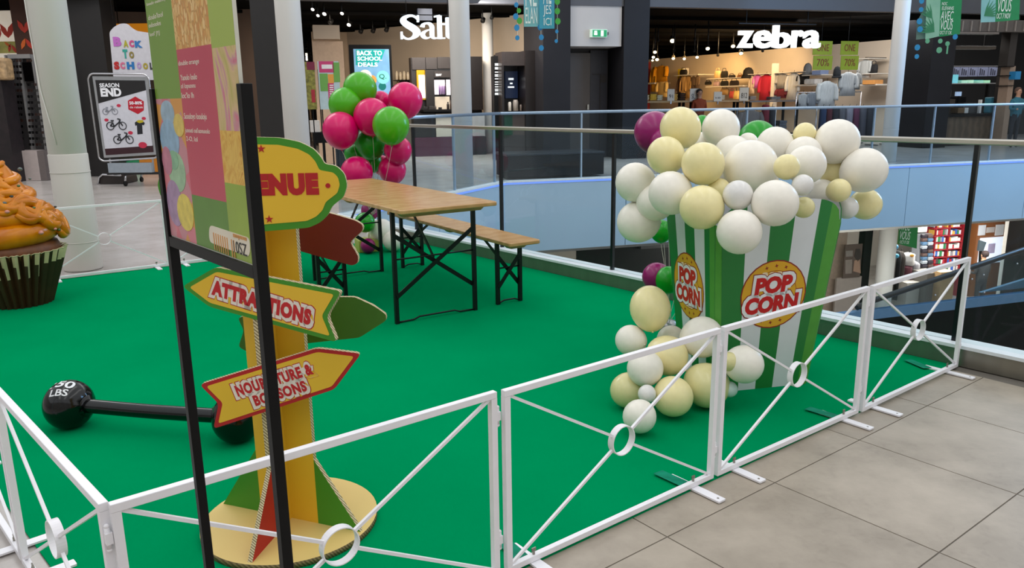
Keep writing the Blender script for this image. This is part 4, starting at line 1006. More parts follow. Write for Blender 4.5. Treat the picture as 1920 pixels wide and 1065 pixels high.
def bag(pl_, r, c, label, group, dep=.16):
    u0, a0, u1, a1 = pl_.rect(*r); W = u1 - u0; Hh = a1 - a0; cx = (u0 + u1) / 2; hb = Hh * .72
    m = MB(); vs = []; n = 16; pr_f = [(0, .40, .75), (.04, .47, 1), (.5, .5, 1), (.85, .46, .75), (1, .40, .4)]
    for t, hw, dp in pr_f:
        for k in range(n):
            a = 2 * pi * k / n; ca = math.cos(a); sa = math.sin(a); q = (abs(ca) ** 4 + abs(sa) ** 4) ** -.25
            vs.append(pl_.w(cx + W * hw * ca * q * .9, a0 + hb * t, dep / 2 * dp * sa * q * .9))
    fs = [(i * n + k, i * n + (k + 1) % n, (i + 1) * n + (k + 1) % n, (i + 1) * n + k) for i in range(4) for k in range(n)]
    m.add(vs, fs, 0, None, True); m.add(vs[:n], [list(range(n))[::-1]]); m.add(vs[-n:], [list(range(n))])
    o = m.obj('handbag', [cloth(c)], None, world=True, loc=pl_.w(cx, a0, 0)); tag(o, label, 'bag', group)
    MB().tube(cr([pl_.w(cx - W * .25, a0 + hb * .95, .02), pl_.w(cx - W * .2, a1 - Hh * .04, .02), pl_.w(cx + W * .2, a1 - Hh * .04, .02), pl_.w(cx + W * .25, a0 + hb * .95, .02)], 4), .012, 6).obj('handle', [cloth(c)], o, world=True)
    return o
def hat(pl_, r, c, label, group):
    u0, a0, u1, a1 = pl_.rect(*r); W = u1 - u0; Hh = a1 - a0; cx = (u0 + u1) / 2; T = Matrix.Translation(pl_.w(cx, a0, 0))
    o = MB().lathe([(W * .40, 0), (W * .40, Hh * .35), (W * .36, Hh * .7), (W * .22, Hh * .93), (.01, Hh)], 18, 0, T).obj('hat', [cloth(c)], None, world=True, loc=pl_.w(cx, a0, 0)); tag(o, label, 'hat', group)
    MB().lathe([(W * .5, 0), (W * .5, Hh * .12), (W * .41, Hh * .16)], 18, 0, T).obj('brim', [cloth(c)], o, world=True)
    return o
gw = 'clothes on the back wall of the zebra shop'
G_ = [(ZM, (1229, 123, 1251, 153), '#d9930f', 'orange yellow jacket on the left of the warm lit shop wall'), (ZM, (1233, 152, 1251, 182), '#e6c47a', 'pale yellow skirt below the orange yellow jacket'),
 (ZM, (1221, 126, 1231, 172), '#d69a1c', 'yellow scarf like top left of the orange yellow jacket'), (ZM, (1271, 144, 1280, 182), '#3a2416', 'dark brown coat hung left of the tan coats'), (ZM, (1277, 141, 1288, 186), '#b9925a', 'tan coat on the rail under the black bag'),
 (ZM, (1286, 141, 1296, 184), '#a07c47', 'camel coat right of the tan coat'), (ZM, (1296, 143, 1304, 168), '#4e3d2e', 'dark taupe cardigan beside the camel coat'), (ZM, (1303, 142, 1312, 168), '#5d4a38', 'taupe cardigan at the end of the coat rail'),
 (ZM, (1406, 140, 1415, 176), '#c9b29c', 'beige blouse left of the pink top'), (ZM, (1414, 140, 1426, 165), '#c25fae', 'bright pink patterned top beside the red coat'), (ZM, (1425, 139, 1447, 190), '#a3142f', 'long crimson coat on the back rail'),
 (ZM, (1457, 138, 1475, 166), '#8f8c8a', 'grey blouse right of the white rack post'), (ZM, (1456, 166, 1475, 184), '#5e1524', 'maroon skirt under the grey blouse'), (ZM, (1476, 136, 1499, 187), '#c9cac9', 'long white coat in the middle of the right rail'), (ZM, (1497, 138, 1516, 158), '#17181a', 'black jumper right of the long white coat'),
 (ZG, (1532, 152, 1566, 205), '#b9bdbc', 'large white padded coat hanging nearer the shop front'), (ZG, (1497, 175, 1513, 205), '#8f9496', 'light grey jacket on the middle rack'), (ZG, (1512, 173, 1530, 205), '#6d747b', 'blue grey jacket beside the light grey one'),
 (ZG, (1574, 135, 1604, 180), '#aeb1b1', 'white draped blouse below the second olive banner'), (ZG, (1601, 136, 1613, 168), '#8d9091', 'grey white top at the right of the draped blouse'), (ZM, (1611, 112, 1633, 146), '#a9acab', 'pale top hanging high beside the black backpack'),
 (ZM, (1695, 162, 1717, 192), '#b7925f', 'beige top under the black handbags right of the column')]
for k, (p, r, c, lab) in enumerate(G_): garment(p, r, c, lab, gw, seed=k)
gr_ = 'clothes on the front racks of the zebra shop'
R_ = [((1384, 206, 1426, 258), '#6d625b', 'taupe coat facing out on the front rack behind the railing'), ((1428, 196, 1441, 246), '#6a1220', 'dark red dress on the front rack right of the taupe coat'), ((1442, 200, 1452, 240), '#2a2a2e', 'charcoal top right of the dark red dress'),
 ((1536, 201, 1547, 262), '#1d2f4d', 'navy trousers on the right front rack'), ((1547, 201, 1558, 262), '#4a1620', 'wine red top beside the navy trousers'), ((1558, 201, 1570, 258), '#22232a', 'black top beside the wine red one on the right front rack'), ((1571, 201, 1583, 258), '#57555a', 'grey dress in the middle of the right front rack'),
 ((1584, 201, 1597, 262), '#7d7880', 'pale grey dress with shine left of the plum one'), ((1597, 201, 1609, 262), '#5a2740', 'plum dress on the right front rack'), ((1609, 201, 1622, 262), '#4c4b52', 'slate dress right of the plum one'), ((1623, 201, 1638, 262), '#2c2d33', 'dark coat just left of the blue lit column'),
 ((1672, 200, 1682, 272), '#5f7680', 'grey blue jeans right of the blue lit column'), ((1681, 200, 1690, 272), '#46626f', 'teal blue jeans second from the column'), ((1689, 200, 1698, 272), '#2a4a6d', 'mid blue jeans third from the column'), ((1698, 200, 1711, 268), '#171a22', 'black jeans fourth from the column'), ((1711, 202, 1722, 262), '#1f2229', 'black trousers next to the dark pillar')]
for k, (r, c, lab) in enumerate(R_): garment(ZF, r, c, lab, gr_, dep=.22, sleeves=(k in (0,)), seed=k, kind='coat' if k == 0 else 'row')
CHR = M('chrome_rail', '#b9b9bd', .25, .9)
for pl_, x0, x1, y, lab in ((ZF, 1382, 1455, 203, 'clothes rack with taupe coat behind the far railing'), (ZF, 1532, 1640, 199, 'long clothes rack left of the blue lit column'), (ZF, 1668, 1724, 198, 'clothes rack of jeans right of the blue lit column'), (ZG, 1494, 1615, 172, 'middle clothes rack below the olive banners')):
    t = thing('clothes_rack', lab, 'rack', base(pl_, (x0, y - 1, x1, y + 1), 0)); 
    u0, a, u1, _ = pl_.rect(x0, y - 1, x1, y + 1)
    MB().tube([pl_.w(u0, a, 0), pl_.w(u1, a, 0)], .016, 8).obj('rail', [CHR], t, world=True)
    for u_ in (u0, u1): MB().tube([pl_.w(u_, a, 0), pl_.w(u_, 0.02, 0)], .016, 8).obj('leg', [CHR], t, world=True); m = MB().b2((u_ - .02, 0, -.25), (u_ + .02, .03, .25)); m.v = [pl_.M @ p for p in m.v]; m.obj('foot', [CHR], t, world=True)
gb = 'bags and hats on the shelves of the zebra shop'
for r, c, lab in [((1275, 127, 1289, 140), '#17100c', 'black bag above the tan coats on the warm wall'), ((1340, 128, 1352, 146), '#c9a878', 'beige bag on the upper shelf of the warm wall'), ((1352, 128, 1365, 146), '#12100e', 'black round bag on the upper shelf'), ((1366, 138, 1379, 146), '#1c1510', 'flat black clutch on the upper shelf'), ((1383, 137, 1393, 147), '#8a5a2a', 'brown bag at the right end of the upper shelf'),
   ((1351, 148, 1366, 161), '#0f0e0d', 'black tote on the lower shelf'), ((1322, 150, 1334, 159), '#15110e', 'small black bag left of the shelves'), ((1338, 149, 1350, 162), '#a88d92', 'mauve bag on the lower shelf'), ((1368, 147, 1386, 161), '#241812', 'dark brown bag on the lower shelf'), ((1351, 161, 1367, 178), '#9a7a4c', 'tan shopper below the lower shelf'),
   ((1368, 166, 1378, 184), '#b0443c', 'coral red bag on the front table of the warm wall'), ((1376, 164, 1387, 186), '#d6b56a', 'cream yellow bag beside the coral red one'), ((1632, 114, 1646, 137), '#17171a', 'black backpack on the high shelf left of the column'), ((1686, 126, 1712, 162), '#141214', 'large black handbag right of the blue lit column'), ((1674, 124, 1688, 162), '#1d1a1b', 'black handbag half hidden by the blue lit column')]: bag(ZM, r, c, lab, gb)
hat(ZM, (1394, 126, 1412, 146), '#100d0c', 'black hat over the beige box on the warm wall', gb); hat(ZM, (1507, 118, 1522, 140), '#707478', 'grey beanie on the bright right shelf', gb); hat(ZG, (1562, 124, 1577, 146), '#26282b', 'dark grey cap left of the second olive banner', gb)
SHW = M('shelf_white', '#cdc8bf', .5)
for r, lab in [((1330, 146, 1396, 147.6), 'upper shelf with bags on the warm wall'), ((1328, 161, 1398, 163), 'lower shelf with bags on the warm wall'), ((1509, 140, 1546, 142), 'upper bright shelf with blue box'), ((1494, 158.5, 1536, 161), 'lower bright shelf with white bundle'), ((1622, 137.5, 1650, 139), 'high shelf with black backpack'), ((1598, 158, 1651, 160.5), 'long shelf left of the column'), ((1268, 140, 1314, 141.5), 'coat rail shelf on the warm wall'), ((1608, 109.5, 1636, 111), 'short rail above the pale top beside the backpack'), ((1400, 138.5, 1448, 139.6), 'thin rail above the crimson coat'), ((1456, 135, 1516, 136.2), 'thin rail above the long white coat'), ((1210, 155, 1232, 158), 'low yellow lit shelf at the left wall')]:
    item('wall_shelf', lab, 'shelf', ZM, r, -.75, .15, SHW)
item('rack_post', 'white upright panel between the crimson coat and grey blouse', 'post', ZM, (1449, 119, 1455, 200), -.1, .1, SHW, v0=0)
YG = M('yellow_lit_niche', '#d8c02a', .6, var=.08, scale=4)
for r, lab in (((1211, 128, 1229, 155), 'yellow lit niche at the far left of the warm wall'), ((1260, 128, 1271, 156), 'narrow yellow lit mirror left of the coats')): 
    o = item('wall_niche', lab, 'niche', ZM, r, -.6, -.3, SHW); kid(o, 'back_panel', ZM, (r[0] + 1, r[1] + 1, r[2] - 1, r[3] - 1), -.3, -.28, YG)
item('red_column', 'dark red wall panel at the left edge of the zebra shop', 'panel', ZM, (1206, 116, 1210, 180), -.3, .2, M('dark_red_panel', '#7a1414', .6), v0=0)
item('gift_box', 'blue and white box on the upper bright shelf', 'box', ZM, (1530, 132, 1546, 140), -.2, .2, M('box_blue', '#7f93bd', .6)); item('shoe_box', 'orange brown box on the shelf left of the column', 'box', ZM, (1625, 150, 1648, 158), -.2, .2, M('box_orange', '#c58a4a', .6))
item('folded_bundle', 'white folded bundle on the lower bright shelf', 'clothing', ZM, (1514, 148, 1536, 158.5), -.2, .2, cloth('#c3c5c6'), bevel=.05)
CARD = M('price_card', '#cfc4b4', .6); INK = M('card_ink', '#3a332d', .6)
for r, s, lab in [((1251, 167, 1264, 189), '91', 'leftmost white price card on the zebra tables'), ((1293, 166, 1310, 190), 'SL.9', 'white price card below the taupe cardigans'), ((1338, 172, 1353, 190), '10', 'small price card below the mauve bag'), ((1386, 164, 1403, 189), '812', 'white price card left of the beige blouse')]:
    P_ = SP(3.2); o = item('price_card', lab, 'sign', P_, r, 0, .02, CARD, 'price cards on the zebra tables'); ltext(o, P_, s, (r[0] + 3, r[1] + 10, r[2] - 3, r[3] - 5), INK, .022); kid(o, 'stem', P_, ((r[0] + r[2]) / 2 - .7, r[3], (r[0] + r[2]) / 2 + .7, r[3] + 6), 0, .02, CHR)
P_ = SP(3.2)
for x0, x1, y, c, lab in ((1208, 1300, 189, '#a98a5c', 'display table with folded goods at the left of the zebra shop'), (1302, 1405, 188, '#b08c60', 'display table under the price cards in the middle of the zebra shop'), (1406, 1500, 188, '#6d6763', 'grey display table under the crimson coat')):
    t = thing('display_table', lab, 'table', base(P_, (x0, y, x1, y + 2), 0)); u0, a0, u1, a1 = P_.rect(x0, y, x1, y + 2)
    m = MB().b2((u0, a1 - .05, -.8), (u1, a1, 0)); m.v = [P_.M @ p for p in m.v]; m.obj('table_top', [M('table_' + c[1:], c, .6)], t, world=True)
    for u_ in (u0 + .05, u1 - .05):
        for dz in (-.75, -.05): m = MB().b2((u_ - .03, 0, dz - .03), (u_ + .03, a1 - .05, dz + .03)); m.v = [P_.M @ p for p in m.v]; m.obj('leg', [BLACK], t, world=True)
gs = 'folded stacks on the zebra display tables'
for k, (r, c, lab) in enumerate([((1212, 178, 1222, 188), '#d8c7a4', 'cream folded stack at the far left table end'), ((1224, 176, 1236, 188), '#e0b23c', 'yellow folded stack on the left table'), ((1237, 178, 1248, 188), '#d9d0b0', 'pale folded stack on the left table beside the yellow one'), ((1266, 176, 1276, 188), '#c99a4a', 'mustard folded stack right of the leftmost price card'), ((1280, 174, 1291, 188), '#2a1c14', 'dark folded stack left of the second price card'), ((1355, 178, 1365, 187), '#d3c2a6', 'beige folded stack right of the small price card'), ((1412, 180, 1424, 187), '#8b8079', 'taupe folded stack on the grey table'), ((1452, 181, 1470, 187), '#6a6d72', 'grey folded stack on the grey table'), ((1442, 236, 1466, 250), '#7d6c55', 'brown folded stack low behind the far railing'), ((1468, 226, 1482, 246), '#55575c', 'grey folded bundle low behind the far railing')]):
    pl_ = P_ if k < 8 else ZF; u0, a0, u1, a1 = pl_.rect(*r); t = thing('folded_stack', lab, 'clothing', pl_.w((u0 + u1) / 2, a0, -.3), SA, gs)
    for j in range(4):
        MB().b2((-(u1 - u0) / 2 + .01 * (j % 2), -.14, (a1 - a0) * j / 4), ((u1 - u0) / 2 - .012 * ((j + 1) % 2), .14, (a1 - a0) * (j + .93) / 4)).obj('folded_piece', [cloth(c)], t, bevel=.01)
# table of racks: low dark tables that carry the two last stacks
item('low_bench', 'low dark bench under the folded stacks behind the far railing', 'bench', ZF, (1436, 250, 1500, 252), -.6, .1, BLACK, v0=0)
# people
def person(name, label, P0, hgt, top_c, hair_c, leg_c, face=-pi / 2, arms=((.1, -.05), (.1, -.05)), group=None):
    t = thing(name, label, 'person', P0, face + pi / 2, group)
    k = hgt / 1.72
    SK = M('skin', '#b98a6d', .6, var=.05)
    bm = bmesh.new(); ly = bm.verts.layers.skin.verify()
    def chain(pts, par=None):
        last = par; vs = []
        for x, y, z, r in pts:
            v = bm.verts.new((x * k, y * k, z * k)); v[ly].radius = (r * k, r * k)
            if last: bm.edges.new((last, v))
            last = v; vs.append(v)
        return vs
    sp_ = chain([(0, 0, .95, .14), (0, 0, 1.12, .13), (0, 0, 1.32, .145), (0, 0, 1.44, .09), (0, -.01, 1.5, .052), (0, -.02, 1.57, .075), (0, -.02, 1.65, .078), (0, -.015, 1.7, .05)])
    sp_[0][ly].use_root = True
    for s in (-1, 1):
        chain([(s * .09, 0, .88, .085), (s * .10, -.01, .48, .058), (s * .10, .01, .09, .04), (s * .10, -.10, .035, .035)], sp_[0])
        a = arms[0 if s < 0 else 1]
        chain([(s * .19, 0, 1.38, .055), (s * .24, a[1] * .3, 1.12, .043), (s * .22, -.22 - a[1], 1.02 + a[0], .034), (s * .2, -.3 - a[1], 1.03 + a[0], .03)], sp_[2])
    me = bpy.data.meshes.new('body'); bm.to_mesh(me); bm.free()
    o = bpy.data.objects.new('body', me); COL.objects.link(o); o.parent = t; MW[o.name] = mw(t)
    o.modifiers.new('skin', 'SKIN'); sb = o.modifiers.new('sub', 'SUBSURF'); sb.levels = 1; sb.render_levels = 2
    dg = bpy.context.evaluated_depsgraph_get(); m2 = bpy.data.meshes.new_from_object(o.evaluated_get(dg)); o.modifiers.clear(); o.data = m2
    m2.materials.clear()
    for m in (cloth(top_c), SK, cloth(leg_c), M('shoe_dark', '#222224', .5)): m2.materials.append(m)
    for p in m2.polygons:
        z = p.center.z / k; x = abs(p.center.x) / k; y = p.center.y / k; p.use_smooth = True
        p.material_index = 1 if (z > 1.475 or (y < -.22)) else 3 if z < .07 else 2 if z < .96 and x < .2 else 0
    hm = MB().sph((0, .012 * k, 1.655 * k), .096 * k, 16, 10, 0, (1, 1.05, 1)); hm.v = [p for p in hm.v]
    hm.tube([Vector((s * .07, .03, 1.62)) * k for s in (-1, 0, 1)], .05 * k, 8)
    # cut the fringe back from the face
    hm.v = [Vector((p.x, max(p.y, -.055 * k + max(0, 1.70 * k - p.z) * .45), p.z)) for p in hm.v]
    hm.obj('hair', [cloth(hair_c)], t)
    for s in (-1, 1):
        MB().sph((s * .03 * k, -.088 * k, 1.625 * k), .010 * k, 8, 6).obj('eye', [M('eye_dark', '#1a1512', .3)], t); MB().sph((s * .083 * k, -.01 * k, 1.61 * k), .02 * k, 8, 6, 0, (.4, .8, 1.3)).obj('ear', [SK], t)
    MB().sph((0, -.103 * k, 1.60 * k), .014 * k, 8, 6, 0, (.8, 1, 1.4)).obj('nose', [SK], t); MB().sph((0, -.092 * k, 1.565 * k), .02 * k, 8, 6, 0, (1.1, .4, .35)).obj('mouth', [M('lip', '#8e4a42', .5)], t)
    return t
pp = ZG.w(*ZG.uv(1327, 200)); pp.z = 0
person('person', 'person with dark curly hair in a rust coloured top standing among the display tables', pp + SN * .5, 1.64, '#8a3a1a', '#140c08', '#17171a', face=-pi / 2 + SA)
# spotlights
SPT = M('spot_housing', '#151413', .5); SPW = M('spot_glow_warm', '#ffe2ae', .4, emit=9, var=.01); SPC = M('spot_glow_cool', '#fff6ea', .4, emit=7, var=.01)
def spot(x, y, r_px, warm, lab, grp, z=3.25, aim=(-.15, -.75, -.62), lit=True):
    z = 2.9 if (y > 90 and z == 3.25) else z; p = at(x, y, z); D = (p - EYE).length; r = max(.045, r_px * D / F); a = Vector(aim).normalized()
    t = thing('track_spotlight', lab, 'spotlight', p, 0, grp)
    q = a.to_track_quat('Z', 'Y').to_matrix().to_4x4()
    MB().lathe([(r * .5, -r * 2.4), (r * .95, -r * 2.0), (r, -r * .1), (r * 1.04, 0), (r * .86, 0), (r * .84, -r * .12)], 16, 0, q).obj('housing', [SPT], t)
    MB().lathe([(r * .85, -r * .12), (r * .5, r * .06), (.003, r * .1)], 16, 0, q).obj('lens', [(SPW if warm else SPC) if lit else SPT], t)
    MB().tube([(0, 0, 0), (0, 0, 3.75 - z)], .018, 6).obj('stem', [SPT], t)
gz = 'track spotlights under the zebra shop ceiling'
for k, (x, y, r, wq, lab) in enumerate([(1228, 98, 3.6, 1, 'lit spotlight topmost of the left cluster'), (1225, 107.5, 3.2, 1, 'lit spotlight in the middle of the left cluster'), (1223.5, 113.5, 2.4, 1, 'small lit spotlight low in the left cluster'), (1232, 112, 3.6, 1, 'lit spotlight lowest right of the left cluster'), (1261, 77, 5, 1, 'large lit spotlight high in the black ceiling'), (1262.5, 110, 3.1, 1, 'lit spotlight above the yellow lit mirror'), (1283, 110.5, 3, 1, 'lit spotlight above the tan coats'), (1307, 107.5, 3.2, 1, 'lit spotlight above the taupe cardigans'), (1327, 91.5, 4, 1, 'lit spotlight tilted in the middle of the ceiling'), (1374.5, 87, 4, 1, 'lit spotlight at the left of the zebra letters'), (1389.5, 100.5, 3.8, 1, 'lit spotlight under the letter z')]): spot(x, y, r, wq, lab, gz)
for x, y, lab in ((1208, 81, 'unlit spotlight at the left edge of the zebra ceiling'), (1234, 77, 'unlit spotlight left of the large lit one'), (1264, 96, 'unlit spotlight below the large lit one'), (1303, 75, 'unlit spotlight in the dark middle of the ceiling'), (1302, 96, 'unlit spotlight above the row of lit ones'), (1346, 104, 'unlit spotlight above the bag shelves'), (1430, 96, 'unlit spotlight below the letter e')): spot(x, y, 2.4, 1, lab, gz, lit=False)
# ------------------------------------------------------------------ cosmetics shop with the Salt letters
wa = at(650, 58.6, 3.7); wb = at(992, 26, 3.7)
SW_ = Plane((wa.x, wa.y, 0), math.atan2(wb.y - wa.y, wb.x - wa.x))
struct('wall_salt_back', wseg(wa, wb, 0, 3.7, .25), [M('salt_wall', '#b9a893', .75, var=.03, scale=1.5)])
struct('wall_salt_left', wseg(at(583, 58.6, 3.7), at(655, 58.6, 3.7), 0, 3.7, .25), [BEIGE])
area('shop_and_fill_light', (-.9, 18.2, 3.3), (.3, 20.4, 1.8), 2.5, .6, 130, (1, .95, .9)); area('shop_and_fill_light', (-3.2, 20.5, 3.5), (-3.2, 21.5, 0), 4, 1.0, 276, (1, .86, .70)); area('shop_and_fill_light', (-1.2, 18.6, 3.5), (-1.2, 19.5, 0), 2.5, .8, 116, (1, .9, .8))  # first lamp is a fill added to brighten the right end of the wall
# serif letters drawn as brush strokes
def stroke(pts, n=7):
    P = cr([(x, y, w_) for x, y, w_ in pts], n); L = []; Rr = []
    for i, p in enumerate(P):
        a = P[max(i - 1, 0)]; b = P[min(i + 1, len(P) - 1)]; d = Vector((b.x - a.x, b.y - a.y)).normalized(); nn_ = Vector((-d.y, d.x))
        L.append((p.x + nn_.x * p.z, p.y + nn_.y * p.z)); Rr.append((p.x - nn_.x * p.z, p.y - nn_.y * p.z))
    return L, Rr
def letter(strokes, x0, y0, sx, sy, par, pl_, mat, dep=.1):
    m = MB()
    for st in strokes:
        if st[0] == 'r': _, a, b, c, d = st; L = [(a, b), (a, d)]; Rr = [(c, b), (c, d)]
        else: L, Rr = stroke(st)
        n = len(L); vs = []
        for z in (0, dep): vs += [pl_.w(x0 + p[0] * sx, y0 + p[1] * sy, z) for p in L] + [pl_.w(x0 + p[0] * sx, y0 + p[1] * sy, z) for p in Rr]
        fs = []; q = 2 * n
        for i in range(n - 1): fs += [(q + i, q + i + 1, q + n + i + 1, q + n + i), (i, n + i, n + i + 1, i + 1), (i, i + 1, q + i + 1, q + i), (n + i, q + n + i, q + n + i + 1, n + i + 1)]
        fs += [(0, q, q + n, n), (n - 1, 2 * n - 1, q + 2 * n - 1, q + n - 1)]
        m.add(vs, fs)
    return m.obj('letter', [mat], par, world=True)
SL = SP(-.6); EMB = M('lit_letter_cool', '#eaf6ff', .4, emit=.95, var=.01)
ss = thing('shop_sign', 'big white illuminated Salt lettering in a bold serif beside the bluish column', 'sign', base(SL, (748, 28, 850, 76)))
S_ = [[(.56, .74, .012), (.53, .86, .03), (.42, .965, .035), (.29, .97, .05), (.15, .88, .075), (.13, .74, .095), (.24, .60, .115), (.38, .48, .12), (.49, .33, .11), (.46, .15, .085), (.33, .035, .05), (.2, .02, .035), (.09, .12, .03), (.045, .28, .012)], ('r', .52, .72, .575, 1.0), ('r', .03, 0, .085, .31)]
A_s = [[(.10, .50, .075), (.13, .60, .06), (.24, .66, .04), (.36, .64, .055), (.43, .52, .072), (.43, .35, .072), (.43, .18, .072), (.46, .06, .055), (.55, .02, .028), (.60, .05, .012)], [(.43, .40, .02), (.30, .37, .03), (.16, .29, .055), (.10, .17, .075), (.16, .06, .06), (.27, .03, .035), (.38, .10, .02), (.43, .2, .015)]]
L_s = [('r', .11, 0, .26, 1.0), ('r', .0, 0, .37, .055), [(0, .95, .03), (.08, .97, .035), (.2, 1.0, .03)]]
T_s = [('r', .12, .1, .265, .92), ('r', .0, .60, .42, .665), [(.19, .2, .072), (.21, .08, .06), (.30, .025, .035), (.38, .06, .02), (.42, .16, .01)]]
u0, a0, _, a1 = SL.rect(748, 29, 788, 74); hS = a1 - a0; sc_ = (SL.uv(788, 50)[0] - u0) / .62
letter(S_, u0, a0, sc_, hS, ss, SL, EMB)
xa = SL.uv(786, 60)[0]; letter(A_s, xa, SL.uv(790, 73)[1], sc_ * .84, hS * .98, ss, SL, EMB)
xl = SL.uv(814, 60)[0]; letter(L_s, xl, SL.uv(820, 73)[1], sc_ * .82, hS * .97, ss, SL, EMB)
xt = SL.uv(829, 60)[0]; letter(T_s, xt, SL.uv(835, 73)[1], sc_ * .85, hS * .97, ss, SL, EMB)
kid(ss, 'hanging_bar', SL, (752, 27, 850, 28.5), -.05, -.01, BLACK)
for x in (762, 840): kid(ss, 'hanging_rod', SL, (x - .4, 0, x + .4, 28), -.05, -.03, BLACK, v1=3.95)
item('ceiling_screen', 'small dark blue screen hung behind the Salt letters', 'screen', SP(1.0), (782, 17, 809, 39), 0, .1, M('dark_blue_screen', '#0b111c', .5, spec=.2))
Pq = SP(1.6)
t = thing('digital_totem', 'black framed digital back to school screen behind the balloon bunch', 'screen', base(Pq, (660, 84, 738, 300), 0))
kid(t, 'frame', Pq, (659, 84, 737, 250), -.15, .0, BLACK, v0=0); SCB = M('screen_blue', '#4f7fa8', .3, emit=.55, c2='#8fc0dc', scale=1.2); kid(t, 'screen', Pq, (666, 92, 732, 222), 0, .01, SCB)
TQ = M('screen_teal', '#12a39a', .3, emit=.5, var=.03); SWT = M('screen_white', '#f4fbff', .3, emit=.9, var=.01)
P3 = Pq
MB().prism(P3.poly([(667, 93), (722, 93), (715, 112), (700, 126), (667, 122)]), .01, .014, P3.M).obj('screen_patch', [TQ], t, world=True)
for s, r in (('BACK TO', (669, 95, 716, 104)), ('SCHOOL', (670, 106, 716, 114)), ('DEALS', (671, 117, 708, 125))): ltext(t, P3, s, r, SWT, .015, .03)
for x, y, r, c in ((718, 145, 12, '#7fe0cf'), (717, 162, 7, '#0f6b63'), (685, 143, 12, '#f2e4d4'), (697, 150, 9, '#ef9a4a')):
    uu = P3.uv(x, y); rr = abs(P3.uv(x + r, y)[0] - uu[0]); MB().prism(circ(uu[0], uu[1], rr, rr, 20), .010 + r * .0002, .016 + r * .0001, P3.M).obj('screen_disc', [M('disc' + c[1:], c, .3, emit=.5, var=.02)], t, world=True)
ltext(t, P3, 'Q.', (711, 139, 724, 149), M('screen_dark', '#0d4f4a', .4), .02)
item('wall_bulkhead', 'beige box hung high on the wall left of the digital screen', 'box', SP(1.2), (587, 47, 637, 73), -.4, 0, BEIGE)
item('wall_panel', 'tall beige wall panel left of the digital screen', 'panel', SP(1.3), (591, 77, 648, 250), -.2, -.05, M('beige_panel', '#c0a183', .7), v0=0)
# poster easels and glass corner left of the shop
Pe = SP(-2.0)
PK = M('poster_pink', '#c23a6c', .5); PGN = M('poster_green', '#6ba24a', .5); PPAL = M('poster_pale', '#b7c9c9', .5); PORG = M('poster_orange', '#e39a3f', .5); PWT = M('poster_white_text', '#e8e2dd', .5)
t = thing('poster_easel', 'pink and green poster board on a black stand left of the balloon bunch', 'poster', base(Pe, (598, 115, 638, 240), 0))
kid(t, 'board', Pe, (598, 115, 637, 205), -.03, 0, PPAL)
for r, m in (((598, 115, 626, 136), PK), ((600, 138, 615, 171), PGN), ((615, 139, 626, 156), PORG), ((616, 156, 627, 205), PK), ((625, 117, 637, 154), PGN)): kid(t, 'poster_print', Pe, r, 0, .004, m)
for k in range(6): kid(t, 'poster_text', Pe, (618, 159 + 4 * k, 625, 161 + 4 * k), .004, .006, PWT)
kid(t, 'poster_text', Pe, (603, 121, 623, 129), .004, .006, PWT)
for x in (601, 604, 632): kid(t, 'leg', Pe, (x, 130, x + 2.2, 300), -.07, -.03, BLACK, v0=0)
t = thing('poster_easel', 'narrow dark red poster board with yellow flowers at the shop corner', 'poster', base(SP(-2.6), (575, 115, 592, 250), 0)); P4 = SP(-2.6)
kid(t, 'board', P4, (574, 116, 592, 205), -.03, 0, M('poster_flower', '#8b8438', .5, var=.5, scale=18)); kid(t, 'poster_print', P4, (575, 116, 590, 131), 0, .004, M('poster_wine', '#7d1f3c', .5)); kid(t, 'poster_print', P4, (584, 168, 591, 192), 0, .004, M('poster_red', '#b02a35', .5))
for x in (576, 589): kid(t, 'leg', P4, (x, 200, x + 2, 300), -.06, -.03, BLACK, v0=0)
t = thing('shop_window', None, None, base(P4, (565, -60, 588, 260), 0), kind='structure'); t.name = 'window_1'
kid(t, 'pane', SP(-3.2), (563, -60, 585, 110), 0, .02, glass('shop_window_glass', (.85, .8, .75), .12), v0=0); kid(t, 'mullion', SP(-3.2), (585, -60, 588.5, 260), -.03, .04, BLACK, v0=0); kid(t, 'transom', SP(-3.2), (563, 69, 586, 72), -.01, .03, STEEL)
t = thing('side_table', 'black counter table with white flyers left of the balloon bunch', 'table', base(SP(-1.6), (590, 247, 625, 268), 0)); P5 = SP(-1.6)
kid(t, 'top', P5, (588, 248, 628, 268), -.5, 0, BLACK); 
for x in (589, 606, 624): kid(t, 'leg', P5, (x, 268, x + 2.4, 300), -.06, -.01, BLACK, v0=0)
item('flyer_box', 'small white box with a red label on the black counter table', 'box', P5, (582, 226, 600, 248), -.3, -.05, M('flyer_white', '#ddd5ca', .5)).children
t = thing('display_cube', 'dark display cube behind the pink balloons left of the railing', 'cube', base(SP(-1.0), (632, 265, 648, 297), 0)); kid(t, 'body', SP(-1.0), (632, 270, 660, 297), -.5, 0, DARKG, v0=0); kid(t, 'lid', SP(-1.0), (631, 268, 661, 270.5), -.52, .02, BLACK)
